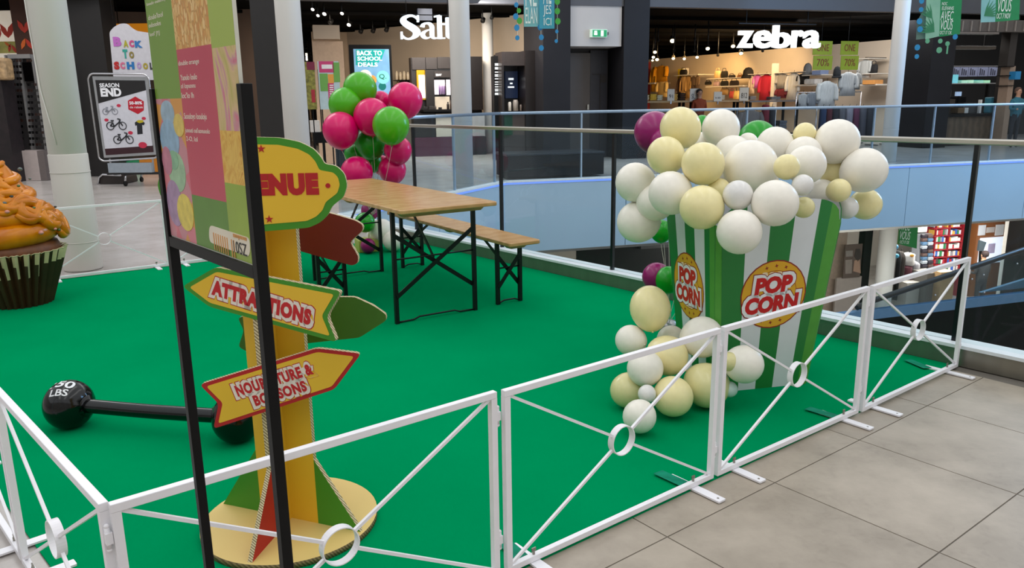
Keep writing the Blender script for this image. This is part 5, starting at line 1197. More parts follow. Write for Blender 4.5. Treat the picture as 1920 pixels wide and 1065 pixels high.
# perfume wall shelf
P6 = Plane(SW_.w(0, 0, .35), math.atan2(wb.y - wa.y, wb.x - wa.x))
t = thing('wall_shelf', 'black wall shelf of gold toned perfumes beside the digital screen', 'shelf', base(P6, (739, 136, 776, 190), None)); kid(t, 'back_panel', P6, (739, 150, 776, 190), -.3, -.25, M('shelf_back_dark', '#2a2019', .5))
for y in (150, 160, 170, 182): kid(t, 'board', P6, (739, y, 776, y + 1.4), -.25, .05, BLACK)
GLD = M('perfume_gold', '#c7a35e', .25, .5); CRM = M('perfume_cream', '#e8d6b8', .3)
for k in range(30):
    row = k // 10; x = 740.5 + (k % 10) * 3.5; y = 150 + 10 * row; hh = 6 + (k * 7 % 4)
    uu = P6.rect(x, y - hh, x + 2.5, y); p = P6.w((uu[0] + uu[2]) / 2, uu[1] + .0, -.08); r_ = (uu[2] - uu[0]) / 2; h_ = uu[3] - uu[1]
    o = MB().lathe([(r_, 0), (r_, h_ * .66), (r_ * .5, h_ * .72), (r_ * .5, h_)], 8).obj('perfume_bottle', [GLD if (k * 5) % 3 else CRM], None, loc=p); tag(o, '%s perfume bottle, %s from left on the %s board of the black wall shelf' % ('gold' if (k * 5) % 3 else 'cream', ORD[k % 10], ('top', 'middle', 'lowest')[row]), 'bottle', 'perfume bottles on the black wall shelf')
for k in range(5):
    r = (742 + 7 * k, 133 + (k % 2) * 2, 746 + 7 * k, 150); u = P6.rect(*r); p = P6.w((u[0] + u[2]) / 2, u[1], .0)
    o = MB().lathe([((u[2] - u[0]) / 2 * f, (u[3] - u[1]) * z) for f, z in ((.7, 0), (1, .1), (1, .75), (.5, .95), (.3, 1))], 10).obj('perfume_tester', [CRM], None, loc=p); tag(o, 'tall cream tester bottle, %s from left on top of the perfume shelf' % ORD[k], 'bottle', 'tester bottles on the perfume shelf')
# make-up cabinet
CB = M('cabinet_black', '#1c1716', .35, var=.1); CB2 = M('cabinet_dark_brown', '#2b2422', .4, var=.1); MRN = M('cabinet_maroon', '#4a1730', .4); DGR = M('cabinet_dark_green', '#0f2b24', .4); WPN = M('counter_cream', '#cfc4b2', .4, var=.03)
P7 = SP(3.0)
t = thing('makeup_cabinet', 'tall black make up cabinet with lit mirrors left of the bluish column', 'cabinet', base(P7, (775, 105, 900, 280), 0))
kid(t, 'carcass', P7, (775, 107, 907, 210), -.6, -.25, CB, v0=0)
for r in ((775, 107, 800, 130), (801, 107, 822, 129), (823, 106, 846, 128)): kid(t, 'top_panel', P7, r, -.25, -.2, CB2)
kid(t, 'side_panel', P7, (880, 106, 905, 206), -.25, 0, CB); kid(t, 'divider', P7, (800, 131, 816, 206), -.25, -.1, CB)
fr_ = kid(t, 'lit_mirror', P7, (784, 131, 800, 187), -.25, -.18, M('mirror_gold', '#c79a1e', .3, .6)); kid(fr_, 'mirror_glass', P7, (787.5, 140, 799, 184), -.18, -.17, M('mirror_lit', '#fff9ee', .3, emit=1.1, var=.01))
kid(t, 'header', P7, (816, 133, 846, 145), -.25, -.15, CB2); ltext(t, P7, 'EBAY', (819, 138, 830, 142), EMW, -.14, .03)
lx = kid(t, 'lit_shelf', P7, (815, 148, 838, 179), -.25, -.2, BLACK); kid(lx, 'light_panel', P7, (816, 149.5, 837, 177), -.2, -.19, M('shelf_lit', '#f3e8f2', .3, emit=.9, var=.03)); kid(t, 'light_panel', P7, (839.5, 149, 847, 178), -.2, -.19, M('shelf_lit', '#f3e8f2'))
kid(t, 'niche', P7, (816, 181, 846, 205), -.25, -.2, WPN)
kid(t, 'counter', P7, (790, 205, 850, 209), -.25, .35, BLACK)
kid(t, 'lower_panel', P7, (775, 212, 815, 262), -.25, .1, CB, v1=None); kid(t, 'lower_panel', P7, (816, 213, 847, 256), -.25, .12, WPN); kid(t, 'lower_panel', P7, (884, 213, 907, 255), -.25, .12, M('counter_grey', '#a8a6a4', .4))
kid(t, 'plinth', P7, (775, 257, 850, 282), -.25, .16, MRN, v0=0); kid(t, 'plinth', P7, (883, 256, 909, 282), -.25, .16, DGR, v0=0)
PUR = M('bottle_purple', '#6f4a86', .3)
for k in range(4):
    u = P7.rect(824.5 + 3.2 * k, 158, 827 + 3.2 * k, 177); p = P7.w((u[0] + u[2]) / 2, u[1], -.14); r_ = (u[2] - u[0]) / 2
    o = MB().lathe([(r_, 0), (r_, (u[3] - u[1]) * .8), (r_ * .5, (u[3] - u[1]) * .84), (r_ * .5, u[3] - u[1])], 8).obj('cosmetic_bottle', [PUR], None, loc=p); tag(o, 'slim purple bottle, %s from left in the lit shelf of the make up cabinet' % ORD[k], 'bottle', 'purple bottles in the lit shelf')
for k, (x, w_, h_, c, lab) in enumerate([(793, 8, 5, '#222022', 'flat dark palette on the make up counter, leftmost'), (804, 7, 6, '#2d2a2a', 'dark make up box on the counter beside the palette'), (813, 4, 7, '#4a4442', 'small grey tube on the make up counter'), (821, 6, 4, '#1a1818', 'low black case on the make up counter'), (836, 5, 14, '#241e1c', 'tall dark bottle on the make up counter'), (842, 3, 17, '#3d302a', 'slim brown bottle right on the make up counter')]):
    u = P7.rect(x, 205 - h_, x + w_, 205); p = P7.w((u[0] + u[2]) / 2, u[1], .1); hw = (u[2] - u[0]) / 2; hh = u[3] - u[1]
    o = (MB().lathe([(hw, 0), (hw, hh * .7), (hw * .5, hh * .75), (hw * .5, hh)], 10) if h_ > 6 else MB().b2((-hw, -.06, 0), (hw, .06, hh))).obj('cosmetic', [M('cos' + c[1:], c, .35)], None, loc=p, bevel=.004); tag(o, lab, 'cosmetics', 'make up on the counter')
p = base(SP(3.6), (907, 105, 926, 280), 0); column((p.x, p.y, 0), .15, 'slim grey white round column between the make up cabinet and text screen', top=3.7)
P8 = SP(.7)
t = thing('text_screen', 'narrow black panel with lines of white lit text beside the dark alcove', 'screen', base(P8, (926, 105, 943, 210), 0)); kid(t, 'panel', P8, (926, 105, 944, 206), -.25, 0, BLACK, v0=0)
for k, (y, x1) in enumerate([(119, 941), (121.5, 938), (126, 941), (128.5, 940), (134.5, 941), (139.5, 941), (142, 937), (147, 941), (153, 942), (157.5, 942), (162, 942), (166.5, 942), (169.5, 942), (174, 942), (176.5, 935)]): kid(t, 'text_line', P8, (928, y, x1, y + 1.5), 0, .006, SWT)
P9 = SP(.35)
t = thing('alcove_cabinet', 'dark alcove cabinet with a blue screen right of the text panel', 'cabinet', base(P9, (941, 97, 1010, 300), 0))
kid(t, 'header', P9, (941, 97, 985, 123), -.6, 0, CB2); kid(t, 'back_panel', P9, (941, 100, 1008, 206), -.7, -.6, CB, v0=0); kid(t, 'side_panel', P9, (984, 95, 1010, 206), -.6, .05, CB, v0=0); kid(t, 'left_panel', P9, (941, 123, 945, 206), -.6, 0, CB, v0=0)
scb = kid(t, 'screen', P9, (958.5, 132, 982, 184), -.6, -.5, M('screen_navy', '#14223f', .3, emit=.3))
for r in ((964, 145, 974, 149), (967, 154, 972, 157), (963, 161, 975, 164)): kid(scb, 'text_line', P9, r, -.5, -.494, SWT)
kid(t, 'counter', P9, (945, 210, 984, 213), -.6, .05, STEEL); kid(t, 'lower_panel', P9, (945, 213, 961, 253), -.55, .0, M('green_panel', '#0d3a28', .4)); kid(t, 'lower_panel', P9, (961, 213, 984, 255), -.55, .0, M('brown_panel', '#4a3b33', .4)); kid(t, 'plinth', P9, (945, 253, 984, 290), -.55, .02, CB2, v0=0)
for r, c, lab in (((957, 191, 963, 208), '#d8d2c8', 'white candle jar on the alcove counter'), ((966, 187, 976, 208), '#8d857d', 'grey carton on the alcove counter'), ((979, 196, 983, 208), '#6a5f58', 'small brown bottle at the right of the alcove counter')):
    u = P9.rect(*r); p = P9.w((u[0] + u[2]) / 2, u[1], -.2); hw = (u[2] - u[0]) / 2
    o = MB().lathe([(hw, 0), (hw, (u[3] - u[1]) * .86), (hw * .8, (u[3] - u[1]) * .9), (hw * .8, u[3] - u[1])], 12).obj('cosmetic', [M('cos' + c[1:], c, .4)], None, loc=p); tag(o, lab, 'cosmetics', 'goods on the alcove counter')
q = at(952, 337); q2 = at(1138, 331)
t = thing('dark_bench', 'dark square bench block on the far walkway before the alcove', 'bench', (q.x, q.y, 0), SA); LBX = (q2 - q).length
MB().b2((0, 0, .03), (LBX, .8, .42)).obj('body', [DARKG], t, bevel=.01); MB().b2((-.01, -.01, .42), (LBX + .01, .81, .46)).obj('seat', [M('bench_top', '#2a2c31', .3)], t, bevel=.01)
gsl = 'track spotlights under the Salt shop ceiling'
for x, y, r, lab, lit in ((586, 18, 2.4, 'lit spotlight at the far left of the Salt ceiling', 1), (608, 26.5, 4, 'long lit spotlight beside the far left one', 1), (596, 29.5, 3.2, 'lit spotlight below the long one', 1), (641, 25.5, 3.6, 'lit downlight above the beige box', 1), (654, 47, 4, 'lit downlight right of the beige box', 1), (619, 43, 4, 'dark unlit spotlight before the beige box', 0), (676, 60, 4, 'dark unlit spotlight above the digital screen', 0), (699, 59, 4, 'second dark unlit spotlight above the digital screen', 0), (724, 57, 4, 'dark unlit spotlight left of the letter S', 0), (905, 40, 4, 'dark unlit spotlight right of the bluish column', 0), (922, 34, 3.4, 'dark unlit spotlight above the text screen', 0)): spot(x, y, r, 0, lab, gsl, z=3.45, lit=bool(lit))
# ------------------------------------------------------------------ right: dark pillar, counter cafe, figure
core('wall_pillar_right', (1726, 100, 1769, 200), -1.2, .3, WC)
PC = SP(.2); PC2 = SP(2.2)
struct('wall_cafe_back', pb(SP(4.5), (1700, 100, 2050, 200), -.2, 0, 0, 3.75), [M('cafe_dark', '#0f0e0f', .6)])
ct = thing('cafe_counter', 'wood fronted cafe counter with dark top behind the right railing', 'counter', base(PC, (1760, 215, 1875, 268), 0))
kid(ct, 'front_panel', PC, (1760, 218, 1872, 262), -.5, 0, wave('counter_wood', '#6e5b48', '#59493a', 1.5, 'X', .5, 4, 0), v0=.08); kid(ct, 'worktop', PC, (1756, 214, 1878, 218.5), -.6, .08, BLACK); kid(ct, 'plinth', PC, (1762, 262, 1872, 268), -.45, -.05, BLACK, v0=0)
area('shop_and_fill_light', (14.5, 24.4, 3.3), (14, 25.5, 0), 3, .6, 58, (.95, .97, 1))
sh = thing('menu_board_row', 'row of pale grey menu boards hung above the cafe back shelf', 'sign', base(PC2, (1783, 126, 1868, 146)))
for k, (x0, x1) in enumerate(((1783, 1797), (1798, 1813), (1814, 1831), (1832, 1850), (1852, 1868))):
    bd = kid(sh, 'menu_board', PC2, (x0, 126, x1, 144 - k * .3), 0, .04, M('menu_grey', '#70748a', .5, emit=.12))
    for j in range(3): kid(bd, 'menu_print', PC2, (x0 + 3 + j * 3.5, 128 + j * 2, x0 + 5 + j * 3.5, 141), .04, .045, M('menu_ink', '#2a2a38', .5))
kid(sh, 'rail', PC2, (1768, 123.5, 1870, 124.8), 0, .03, CHR)
t = thing('lit_shelf', 'teal lit shelf of boxes below the cafe menu boards', 'shelf', base(PC2, (1766, 156, 1862, 158))); kid(t, 'board', PC2, (1766, 156, 1862, 157.6), -.3, .2, CHR); kid(t, 'upright', PC2, (1766, 156, 1769, 240), -.3, -.2, BLACK, v0=0); kid(t, 'upright', PC2, (1859, 156, 1862, 240), -.3, -.2, BLACK, v0=0); kid(t, 'back_panel', PC2, (1766, 150, 1856, 156), -.3, -.25, M('teal_glow', '#5fc2c4', .4, emit=.6))
for k, (x0, y0, x1, c) in enumerate(((1767, 140, 1776, '#d8e4ea'), (1776, 143, 1784, '#57aebb'), (1784, 140, 1794, '#6ec0cc'), (1801, 151, 1812, '#9fd0b8'), (1813, 150, 1823, '#a9d8bc'), (1833, 151, 1842, '#8fcab4'), (1843, 150.5, 1854, '#9cd4ac'))): item('cafe_box', 'pale %s carton number %s from the left on the teal lit shelf' % ('teal' if k in (1, 2) else 'white' if k == 0 else 'mint green', ('one', 'two', 'three', 'four', 'five', 'six', 'seven')[k]), 'box', PC2, (x0, y0, x1, 156), -.2, .05, M('carton' + c[1:], c, .5, emit=.35), 'cartons on the teal lit shelf')  # emission on the cartons stands in for the glow of the shelf
gct = 'equipment on the cafe counter'
item('back_counter', 'dark back counter carrying the cafe machine', 'counter', SP(.9), (1762, 182, 1806, 240), -.5, .05, BLACK, v0=0)
item('coffee_machine', 'boxy dark coffee machine at the left end of the cafe', 'machine', SP(.9), (1765, 168, 1784, 182), -.4, 0, M('machine_grey', '#57514a', .35, .5), gct, bevel=.02); item('display_case', 'glass cake display case at the left of the cafe counter', 'display case', SP(.5), (1763, 186, 1790, 214), -.3, 0, M('case_brown', '#3a3026', .3), gct)
tl = item('till_screen', 'pale blue till screen behind the cafe counter', 'screen', SP(.6), (1793, 172, 1803, 180), -.05, 0, M('till_blue', '#a9c4e4', .3, emit=.5), gct); kid(tl, 'stand', SP(.6), (1797, 180, 1799, 215), -.05, -.02, BLACK); item('tray', 'white tray of goods on the cafe counter', 'tray', SP(.4), (1806, 193, 1834, 212), -.3, 0, M('tray_dark', '#4b4a4a', .4), gct); item('paper_cups', 'tall white stack of cups on the cafe counter', 'cups', SP(.3), (1836, 187, 1839, 212), -.05, .03, M('cup_white', '#efece6', .5), gct)
item('water_jug', 'teal blue water jug at the right of the cafe counter', 'jug', SP(.4), (1851, 182, 1862, 212), -.12, .1, M('jug_teal', '#3f7f92', .3), gct, bevel=.03); item('napkin_box', 'small white napkin box on the cafe counter', 'box', SP(.35), (1806, 202, 1813, 212), -.1, .05, M('napkin', '#d9d6cf', .6), gct); item('bread_basket', 'brown bread basket at the left of the cafe counter', 'basket', SP(.35), (1791, 202, 1803, 212), -.15, .1, M('basket', '#6f5334', .7, bump=.4, scale=40), gct)
for x, y, lab in ((1787, 84, 'lit white spotlight at the left of the cafe'), (1832, 77, 'lit white spotlight at the middle of the cafe'), (1804, 108.5, 'small lit spotlight deep in the cafe')): spot(x, y, 3.6 if y < 100 else 2.2, 0, lab, 'spotlights in the cafe', z=3.2 if y < 100 else 2.9)
item('air_duct', 'beige grey duct under the cafe ceiling', 'duct', SP(1.0), (1778, 86, 1868, 92), -.3, 0, M('duct_grey', '#7d7266', .5), bevel=.01)
for x in (1790, 1856): kid(bpy.data.objects['air_duct'], 'hanger_strap', SP(1.0), (x, 60, x + 1.2, 87), -.2, -.17, BLACK, v1=3.76)
sf = thing('trim_soffit', None, None, base(PC, (1775, 40, 1920, 62)), kind='structure'); BRS = M('soffit_brown', '#57504b', .5, var=.08)
kid(sf, 'soffit_panel', SP(-.3), (1775, 38, 2040, 60), -.2, 0, BRS)
for k in range(8): kid(sf, 'soffit_rib', SP(-.3), (1803 + 16.5 * k, 39, 1805 + 16.5 * k, 59), 0, .03, M('soffit_rib', '#857c74', .5))
kid(sf, 'soffit_edge', SP(-.3), (1775, 60, 1870, 64), -.2, .06, M('soffit_edge', '#6f6660', .4))
core('wall_pillar_far_right', (1885, 100, 1898, 200), -.3, 0, M('brown_pillar', '#2e2825', .4))
t = thing('goods_tower', 'slim beige display tower behind the figure at the right edge', 'display', base(SP(-.2), (1888, 125, 1897, 230), 0)); kid(t, 'post', SP(-.2), (1888, 124, 1898, 230), -.3, 0, M('tower_beige', '#9c8470', .6), v0=0)
for y in (124, 141, 160): kid(t, 'shelf', SP(-.2), (1886, y, 1899, y + 1.4), -.32, .05, BLACK)
item('blue_box', 'bright blue bag on the display tower at the right edge', 'bag', SP(-.3), (1898, 134, 1908, 149), -.1, .1, M('tower_blue', '#1f7fb4', .5))
pp = base(SP(-1.2), (1903, 160, 1906, 262), 0)
person('person', 'figure with brown hair and teal top standing at the right edge of the far walkway', pp, 1.55, '#2f6a78', '#5c4436', '#22262d', face=-pi / 2 + SA)
# ------------------------------------------------------------------ hanging banners over the void
def dots(par, pl_, lst, mats):
    for x, y, r, k in lst:
        c = pl_.uv(x, y); rr = abs(pl_.uv(x + r, y)[0] - c[0]); MB().prism(circ(c[0], c[1], rr, rr * 1.15, 18), -.006, .006, pl_.M).obj('paper_dot', [mats[k]], par, world=True)
DBL = M('dot_blue', '#1f86bd', .5); DGN = M('dot_green', '#3fa23a', .5); DLG = M('dot_light_green', '#5fa884', .5)
BB = M('banner_blue', '#3f8fc0', .55, c2='#2f9d9a', scale=1.5); BGR = M('banner_green', '#12834f', .55, var=.05); BPL = M('banner_pale_green', '#8fbfa8', .55, c2='#7aae98', scale=3); BTX = M('banner_text', '#dcebe4', .55)
PB1 = YP(11.5, .1)
t = thing('hanging_banner', 'blue and teal hanging banner with vertical lettering above the dark wall', 'banner', base(PB1, (982, -30, 1039, 54)))
kid(t, 'sheet', PB1, (982, -70, 1010, 50), -.006, 0, M('banner_sky', '#5ba6c8', .55, c2='#7ab8a8', scale=2)); kid(t, 'sheet', PB1, (1010, -70, 1039, 54), .02, .026, BB)
for r, s in (((985, -40, 1006, 12), 'NE'), ((985, 14, 1007, 44), 'ELAN'), ((1018, -40, 1033, 8), 'AIL'), ((1018, 10, 1033, 32), 'JES'), ((1019, 34, 1033, 48), 'ICI')): ltext(t, PB1, s, r, BTX, .03 if r[0] > 1010 else .004)
dots(t, PB1, [(968, 9, 4, 0), (973, 20, 4, 1), (967, 31, 5, 0), (974, 39, 5, 1), (969, 52, 5, 0), (970, 71, 4, 0), (1013, 51, 5, 0), (1015, 70, 4.5, 0), (1015, 90, 4.5, 0), (1045, 3, 5, 1), (1045, 21, 5, 1), (1046, 40, 5, 1), (1044, 59, 3, 0), (1043, 77, 3, 0), (971, -10, 4, 1), (1045, -14, 5, 1)], [DBL, DGN])
for x in (970, 1014, 1045): kid(t, 'string', PB1, (x - .25, -70, x + .25, 75), -.002, .002, BTX)
PB2 = YP(12, -.12)
t = thing('hanging_banner', 'green hanging banner with palm print and white lettering left of the other green one', 'banner', base(PB2, (1720, -20, 1806, 74)))
MB().prism(PB2.poly([(1738, -40), (1765, -40), (1761, 68), (1735, 74)]), -.005, 0, PB2.M).obj('sheet', [BPL], t, world=True); MB().prism(PB2.poly([(1765, -40), (1806, -40), (1800, 64), (1761, 69)]), -.005, 0, PB2.M).obj('sheet', [BGR], t, world=True)
MB().prism(PB2.poly([(1722, 40), (1738, 10), (1737, 72), (1720, 74)]), -.05, -.045, PB2.M).obj('sheet', [M('banner_grey', '#5d7a70', .55)], t, world=True)
for r, s in (((1766, 4, 1776, 10), 'NOC'), ((1766, 12, 1788, 19), 'ELEVANS'), ((1764, 21, 1787, 38), 'AVEC'), ((1763, 38, 1786, 56), 'VOUS'), ((1762, 58, 1784, 64.5), 'OCT IT OK')): ltext(t, PB2, s, r, BTX, .003, rot=-.03)
def fronds(par, pl_, x, y, n, L_, m, sg=-1):
    for k in range(n):
        a = pi / 2 + sg * (.25 + k * .22); c = pl_.uv(x, y); dx_ = Vector((math.cos(a), math.sin(a))); nx = Vector((-dx_.y, dx_.x)); c = Vector(c)
        MB().prism([tuple(c), tuple(c + dx_ * L_ * .5 + nx * L_ * .05), tuple(c + dx_ * L_), tuple(c + dx_ * L_ * .5 - nx * L_ * .05)], 0, .003 + .0005 * k, pl_.M).obj('palm_leaf', [m], par, world=True)
PLM = M('palm_green', '#2f7f58', .55)
fronds(t, PB2, 1752, 60, 7, .22, PLM, 1); fronds(t, PB2, 1748, 35, 5, .2, PLM, 1)
dots(t, PB2, [(1739, 77, 4, 2), (1763, 77, 4, 2), (1776.5, 82, 4, 2), (1761, 94, 5, 2), (1791, 69, 4.5, 0), (1720, 89, 5, 0), (1719, 106, 4, 0), (1724, 40, 5, 0), (1725, 55, 5, 0), (1727, 18, 4, 0), (1728, 2, 4.5, 0)], [DBL, DGN, DLG]); kid(t, 'ribbon', PB2, (1775, 80, 1778, 101), -.002, .002, DLG)
PB3 = YP(10.5, -.05)
t = thing('hanging_banner', 'green hanging banner with white lettering cut by the top right picture edge', 'banner', base(PB3, (1839, -20, 1915, 41)))
MB().prism(PB3.poly([(1842, -60), (1869, -60), (1866, 41), (1839, 42)]), -.005, 0, PB3.M).obj('sheet', [M('banner_pale_blue', '#86bfc6', .55, c2='#74aeb0', scale=3)], t, world=True); MB().prism(PB3.poly([(1869, -60), (1915, -60), (1911, 37), (1866, 41)]), -.005, 0, PB3.M).obj('sheet', [BGR], t, world=True)
for r, s in (((1870, -34, 1895, -4), 'AVEC'), ((1870, -2, 1896, 22), 'VOUS'), ((1868, 25, 1894, 35), 'OCT 7 NOV')): ltext(t, PB3, s, r, BTX, .003)
fronds(t, PB3, 1845, 30, 7, .2, PLM, -1)
# ------------------------------------------------------------------ left: sunglasses shop, stand sign
struct('wall_pillar_left', pb(YP(13.6), (480, 100, 541, 200), -.5, 0, 0, 5.2), [M('black_pillar', '#1a1716', .45, var=.1)])
struct('wall_pillar_far_left', pb(YP(16.3), (128, 100, 204, 200), -.6, 0, 0, 5.6), [M('black_pillar', '#1a1716')])
struct('wall_left_back', pb(YP(21), (-250, 100, 480, 200), -.3, 0, 0, 4.6), [M('left_shop_wall', '#6e5a4c', .7, var=.1, scale=1)])
struct('ceiling_left', MB().prism([(-24, 16.6), (-4.2, 16.6), (-4.2, 22), (-24, 22)], 4.4, 4.6), [SHOPCEIL]); struct('trim_left', MB().b2((-24, 16.4, 3.9), (-4.4, 16.7, 5.5)), [M('black_pillar', '#1a1716')])
area('shop_and_fill_light', (-9.0, 18.8, 4.2), (-9, 18.8, 0), 6, 1.2, 218, (1, .88, .74))
PO = YP(15.8); LFR = M('leaf_red', '#c8331c', .5); LFO = M('leaf_orange', '#e0681f', .5)
pw = item('leaf_poster', 'glowing white poster with red tulip leaves at the left edge', 'poster', YP(17.0), (-40, 20, 32, 112), -.05, 0, M('poster_glow', '#efe2d0', .5, emit=.35)); PW = YP(17.0)
def leaf(par, pl_, x, y, L_px, a, m, z=.01):
    c = Vector(pl_.uv(x, y)); L_ = abs(pl_.uv(x + L_px, y)[0] - c.x); d = Vector((math.cos(a), math.sin(a))); n = Vector((-d.y, d.x))
    MB().prism([tuple(c + d * L_ * t + n * L_ * w_) for t, w_ in ((0, 0), (.3, .14), (.6, .17), (1, 0))] + [tuple(c + d * L_ * t - n * L_ * w_) for t, w_ in ((.6, .17), (.3, .14))], 0, z, pl_.M).obj('leaf', [m], par, world=True)
for x, y, L_, a, m in ((16, 71, 28, 2.0, LFR), (16, 71, 30, 1.15, LFR), (-4, 75, 22, 1.9, LFR), (-4, 75, 22, 1.2, LFR), (20, 88, 14, 2.4, LFO), (20, 82, 16, -1.9, LFR), (22, 84, 18, -1.1, LFR)): leaf(pw, PW, x, y, L_, a, m)
kid(pw, 'green_band', PW, (-40, 78, 32, 100), 0, .006, M('poster_meadow', '#b9b05a', .5, var=.3, scale=6))
rw = item('leaf_mural', 'brown wall panel with red orange leaves behind the round column', 'panel', YP(16.6), (26, -30, 110, 160), -.1, 0, M('panel_brown', '#4a2a1c', .6), v0=0, v1=3.72); PR = YP(16.6)
for x, y, L_, a, m in ((47, 62, 26, 2.0, LFR), (47, 62, 26, 1.15, LFR), (47, 72, 22, -2.0, LFO), (48, 72, 22, -1.1, LFR), (72, 62, 24, 1.9, LFR), (72, 72, 22, -1.2, LFO)): leaf(rw, PR, x, y, L_, a, m)
SBG = M('stand_grey', '#8d8a88', .4, .2); LENS = M('dark_lens', '#0d0c0c', .15, coat=.5); LENS2 = M('brown_lens', '#2e1c17', .15); PSG = YP(15.6)
t = thing('sunglasses_stand', 'tall grey stand of dark sunglasses on a pale plinth left of the round column', 'stand', base(PSG, (10, 290, 80, 337), 0))
kid(t, 'plinth', PSG, (25, 282, 78, 337), -.7, .1, M('plinth_pink_grey', '#b5a7a2', .5), v0=0); kid(t, 'plinth_side', PSG, (78, 282, 90, 335), -.7, .09, M('plinth_shade', '#6d6360', .5), v0=0)
for x0, x1 in ((6, 8.5), (30, 34), (56, 59), (78, 81)): kid(t, 'post', PSG, (x0 + 6, 102, x1 + 6, 282), -.25, -.15, SBG)
kid(t, 'back_panel', PSG, (12, 104, 84, 282), -.32, -.25, M('stand_back', '#3d3a3b', .4)); kid(t, 'top_panel', PSG, (8, 101, 50, 109), -.2, -.1, SBG); kid(t, 'mirror', PSG, (36, 116, 52, 152), -.15, -.13, M('mirror_dark', '#161517', .05, .8))
gme = {}
def shades(mt):
    m = MB()
    for s in (-1, 1): m.prism(rb([(s * .012, -.028), (s * .066, -.024), (s * .07, .02), (s * .01, .024)], .015, 3), -.004, .004)
    m.b2((-.012, .008, -.003), (.012, .016, .003)); 
    return m.mesh('sunglasses', [mt])
for k, mt in enumerate((LENS, LENS2)): gme[k] = shades(mt)
for cx in (18, 30, 50, 63, 74):
    for j in range(15):
        y = 113 + 11.3 * j
        if cx == 50 and 113 < y < 155 or (cx == 63 and y < 150): continue
        x = cx + (y - 110) * .03; uu = PSG.uv(x, y); o = bpy.data.objects.new('sunglasses', gme[(j * 3 + cx) % 5 == 0]); COL.objects.link(o)
        s = abs(PSG.uv(x + 10.5, y)[0] - uu[0]) / .14; o.matrix_world = PSG.T(uu[0], uu[1], -.08) @ Matrix.Diagonal((s, s * 1.35, 1, 1)); tag(o, 'dark sunglasses in column %s, %s row from the top of the grey stand' % ({18: 'one', 30: 'two', 50: 'three', 63: 'four', 74: 'five'}[cx], ORD[j]), 'sunglasses', 'sunglasses on the tall stand')
item('goods_rack', 'dark rack of goods cut by the left edge beside the sunglasses stand', 'rack', YP(15.2), (-60, 150, 14, 310), -.4, 0, M('dark_rack', '#1c1214', .6, var=.5, scale=8), v0=0); item('cream_goods', 'cream coloured goods at the left edge beside the sunglasses stand', 'goods', YP(15.1), (-30, 108, 9, 150), -.3, 0, M('cream_goods', '#a98a63', .6, var=.4, scale=12), bevel=.05)
# back to school sign
PS_ = YP(15.4, .03)
t = thing('school_sign', 'white back to school sign board with coloured letters behind the season end stand', 'sign', base(PS_, (205, 42, 285, 150)))
MB().prism(rb(PS_.poly([(205, 60), (214, 50), (226, 44), (238, 44), (246, 52), (256, 58), (284, 62), (330, 64), (330, 150), (213, 150)]), .05), -.03, 0, PS_.M).obj('board', [M('school_board', '#c9c6cb', .5)], t, world=True)
lc_ = ['#b565b5', '#c23a3a', '#a8a12a', '#c4487c', '#2a6fae', '#2f9a8a', '#8a7a3a', '#b31c1c', '#d06a8a', '#1f6fae', '#b493c4', '#a8962a', '#3a3a3a']
for s, x, y, w_, h_, k in (('B', 220, 78, 15, 18, 0), ('A', 236, 82, 9, 13, 2), ('C', 247, 82, 9, 13, 3), ('K', 260, 83, 14, 13, 4), ('T', 235, 101, 9, 17, 5), ('O', 247, 103, 9, 13, 6), ('S', 219, 123, 10, 15, 7), ('C', 230, 123, 9, 13, 8), ('H', 245, 123, 14, 14, 9), ('O', 261, 123, 8, 13, 10), ('O', 273, 124, 9, 12, 11), ('L', 284, 124, 6, 13, 12)):
    ltext(t, PS_, s, (x - w_ / 2, y - h_ / 2, x + w_ / 2, y + h_ / 2), M('school' + str(k), lc_[k], .5), .004, .07)
kid(t, 'hanging_wire', PS_, (212, 36, 212.6, 58), -.02, -.01, BLACK, v1=4.4); kid(t, 'hanging_wire', PS_, (310, 36, 310.6, 70), -.02, -.01, BLACK, v1=4.4)
# season end poster stand
PA = YP(13.9, -.04)
t = thing('poster_frame_stand', 'chrome framed season end bicycle poster on a wheeled stand', 'poster', base(PA, (175, 300, 298, 352), 0)); AL = M('aluminium_frame', '#b9bcc0', .3, .8); CHF = M('chrome_tube', '#c9c9cc', .15, .95)
A4 = [(173, 143), (277, 144), (293, 290), (195, 296)]
pts = PA.poly([(166, 146), (172, 138), (272, 139), (280, 146), (297, 290), (293, 296), (195, 302), (187, 297)]); MB().tube([PA.w(p[0], p[1], .02) for p in rb(pts, .05, 3)], .016, 8, closed=True).obj('tube_frame', [CHF], t, world=True)
fr4 = MB().prism(PA.poly(A4), -.03, .0, PA.M).obj('snap_frame', [AL], t, world=True)
MB().prism(PA.poly([(179, 150), (272, 151), (287, 284), (199, 291)]), 0, .006, PA.M).obj('poster', [M('poster_paper', '#ccccd4', .4)], t, world=True)
def pp_(pts, m, z=.008, nm='poster_print'): return MB().prism(PA.poly(pts), .006, z, PA.M).obj(nm, [m], t, world=True)
pp_([(179, 150), (272, 151), (274, 169), (185, 194)], M('poster_black', '#1b191b', .4)); pp_([(197, 279), (287, 273), (288, 285), (199, 291)], M('poster_maroon', '#34141d', .4)); pp_([(254, 181), (270, 190), (270, 207), (259, 214), (241, 205), (240, 189)], M('poster_red2', '#b5152a', .4))
PWH2 = M('poster_print_white', '#eeeef2', .4); PINK_ = M('poster_pinkred', '#c02a48', .4); INKB = M('poster_ink', '#1d1f26', .4)
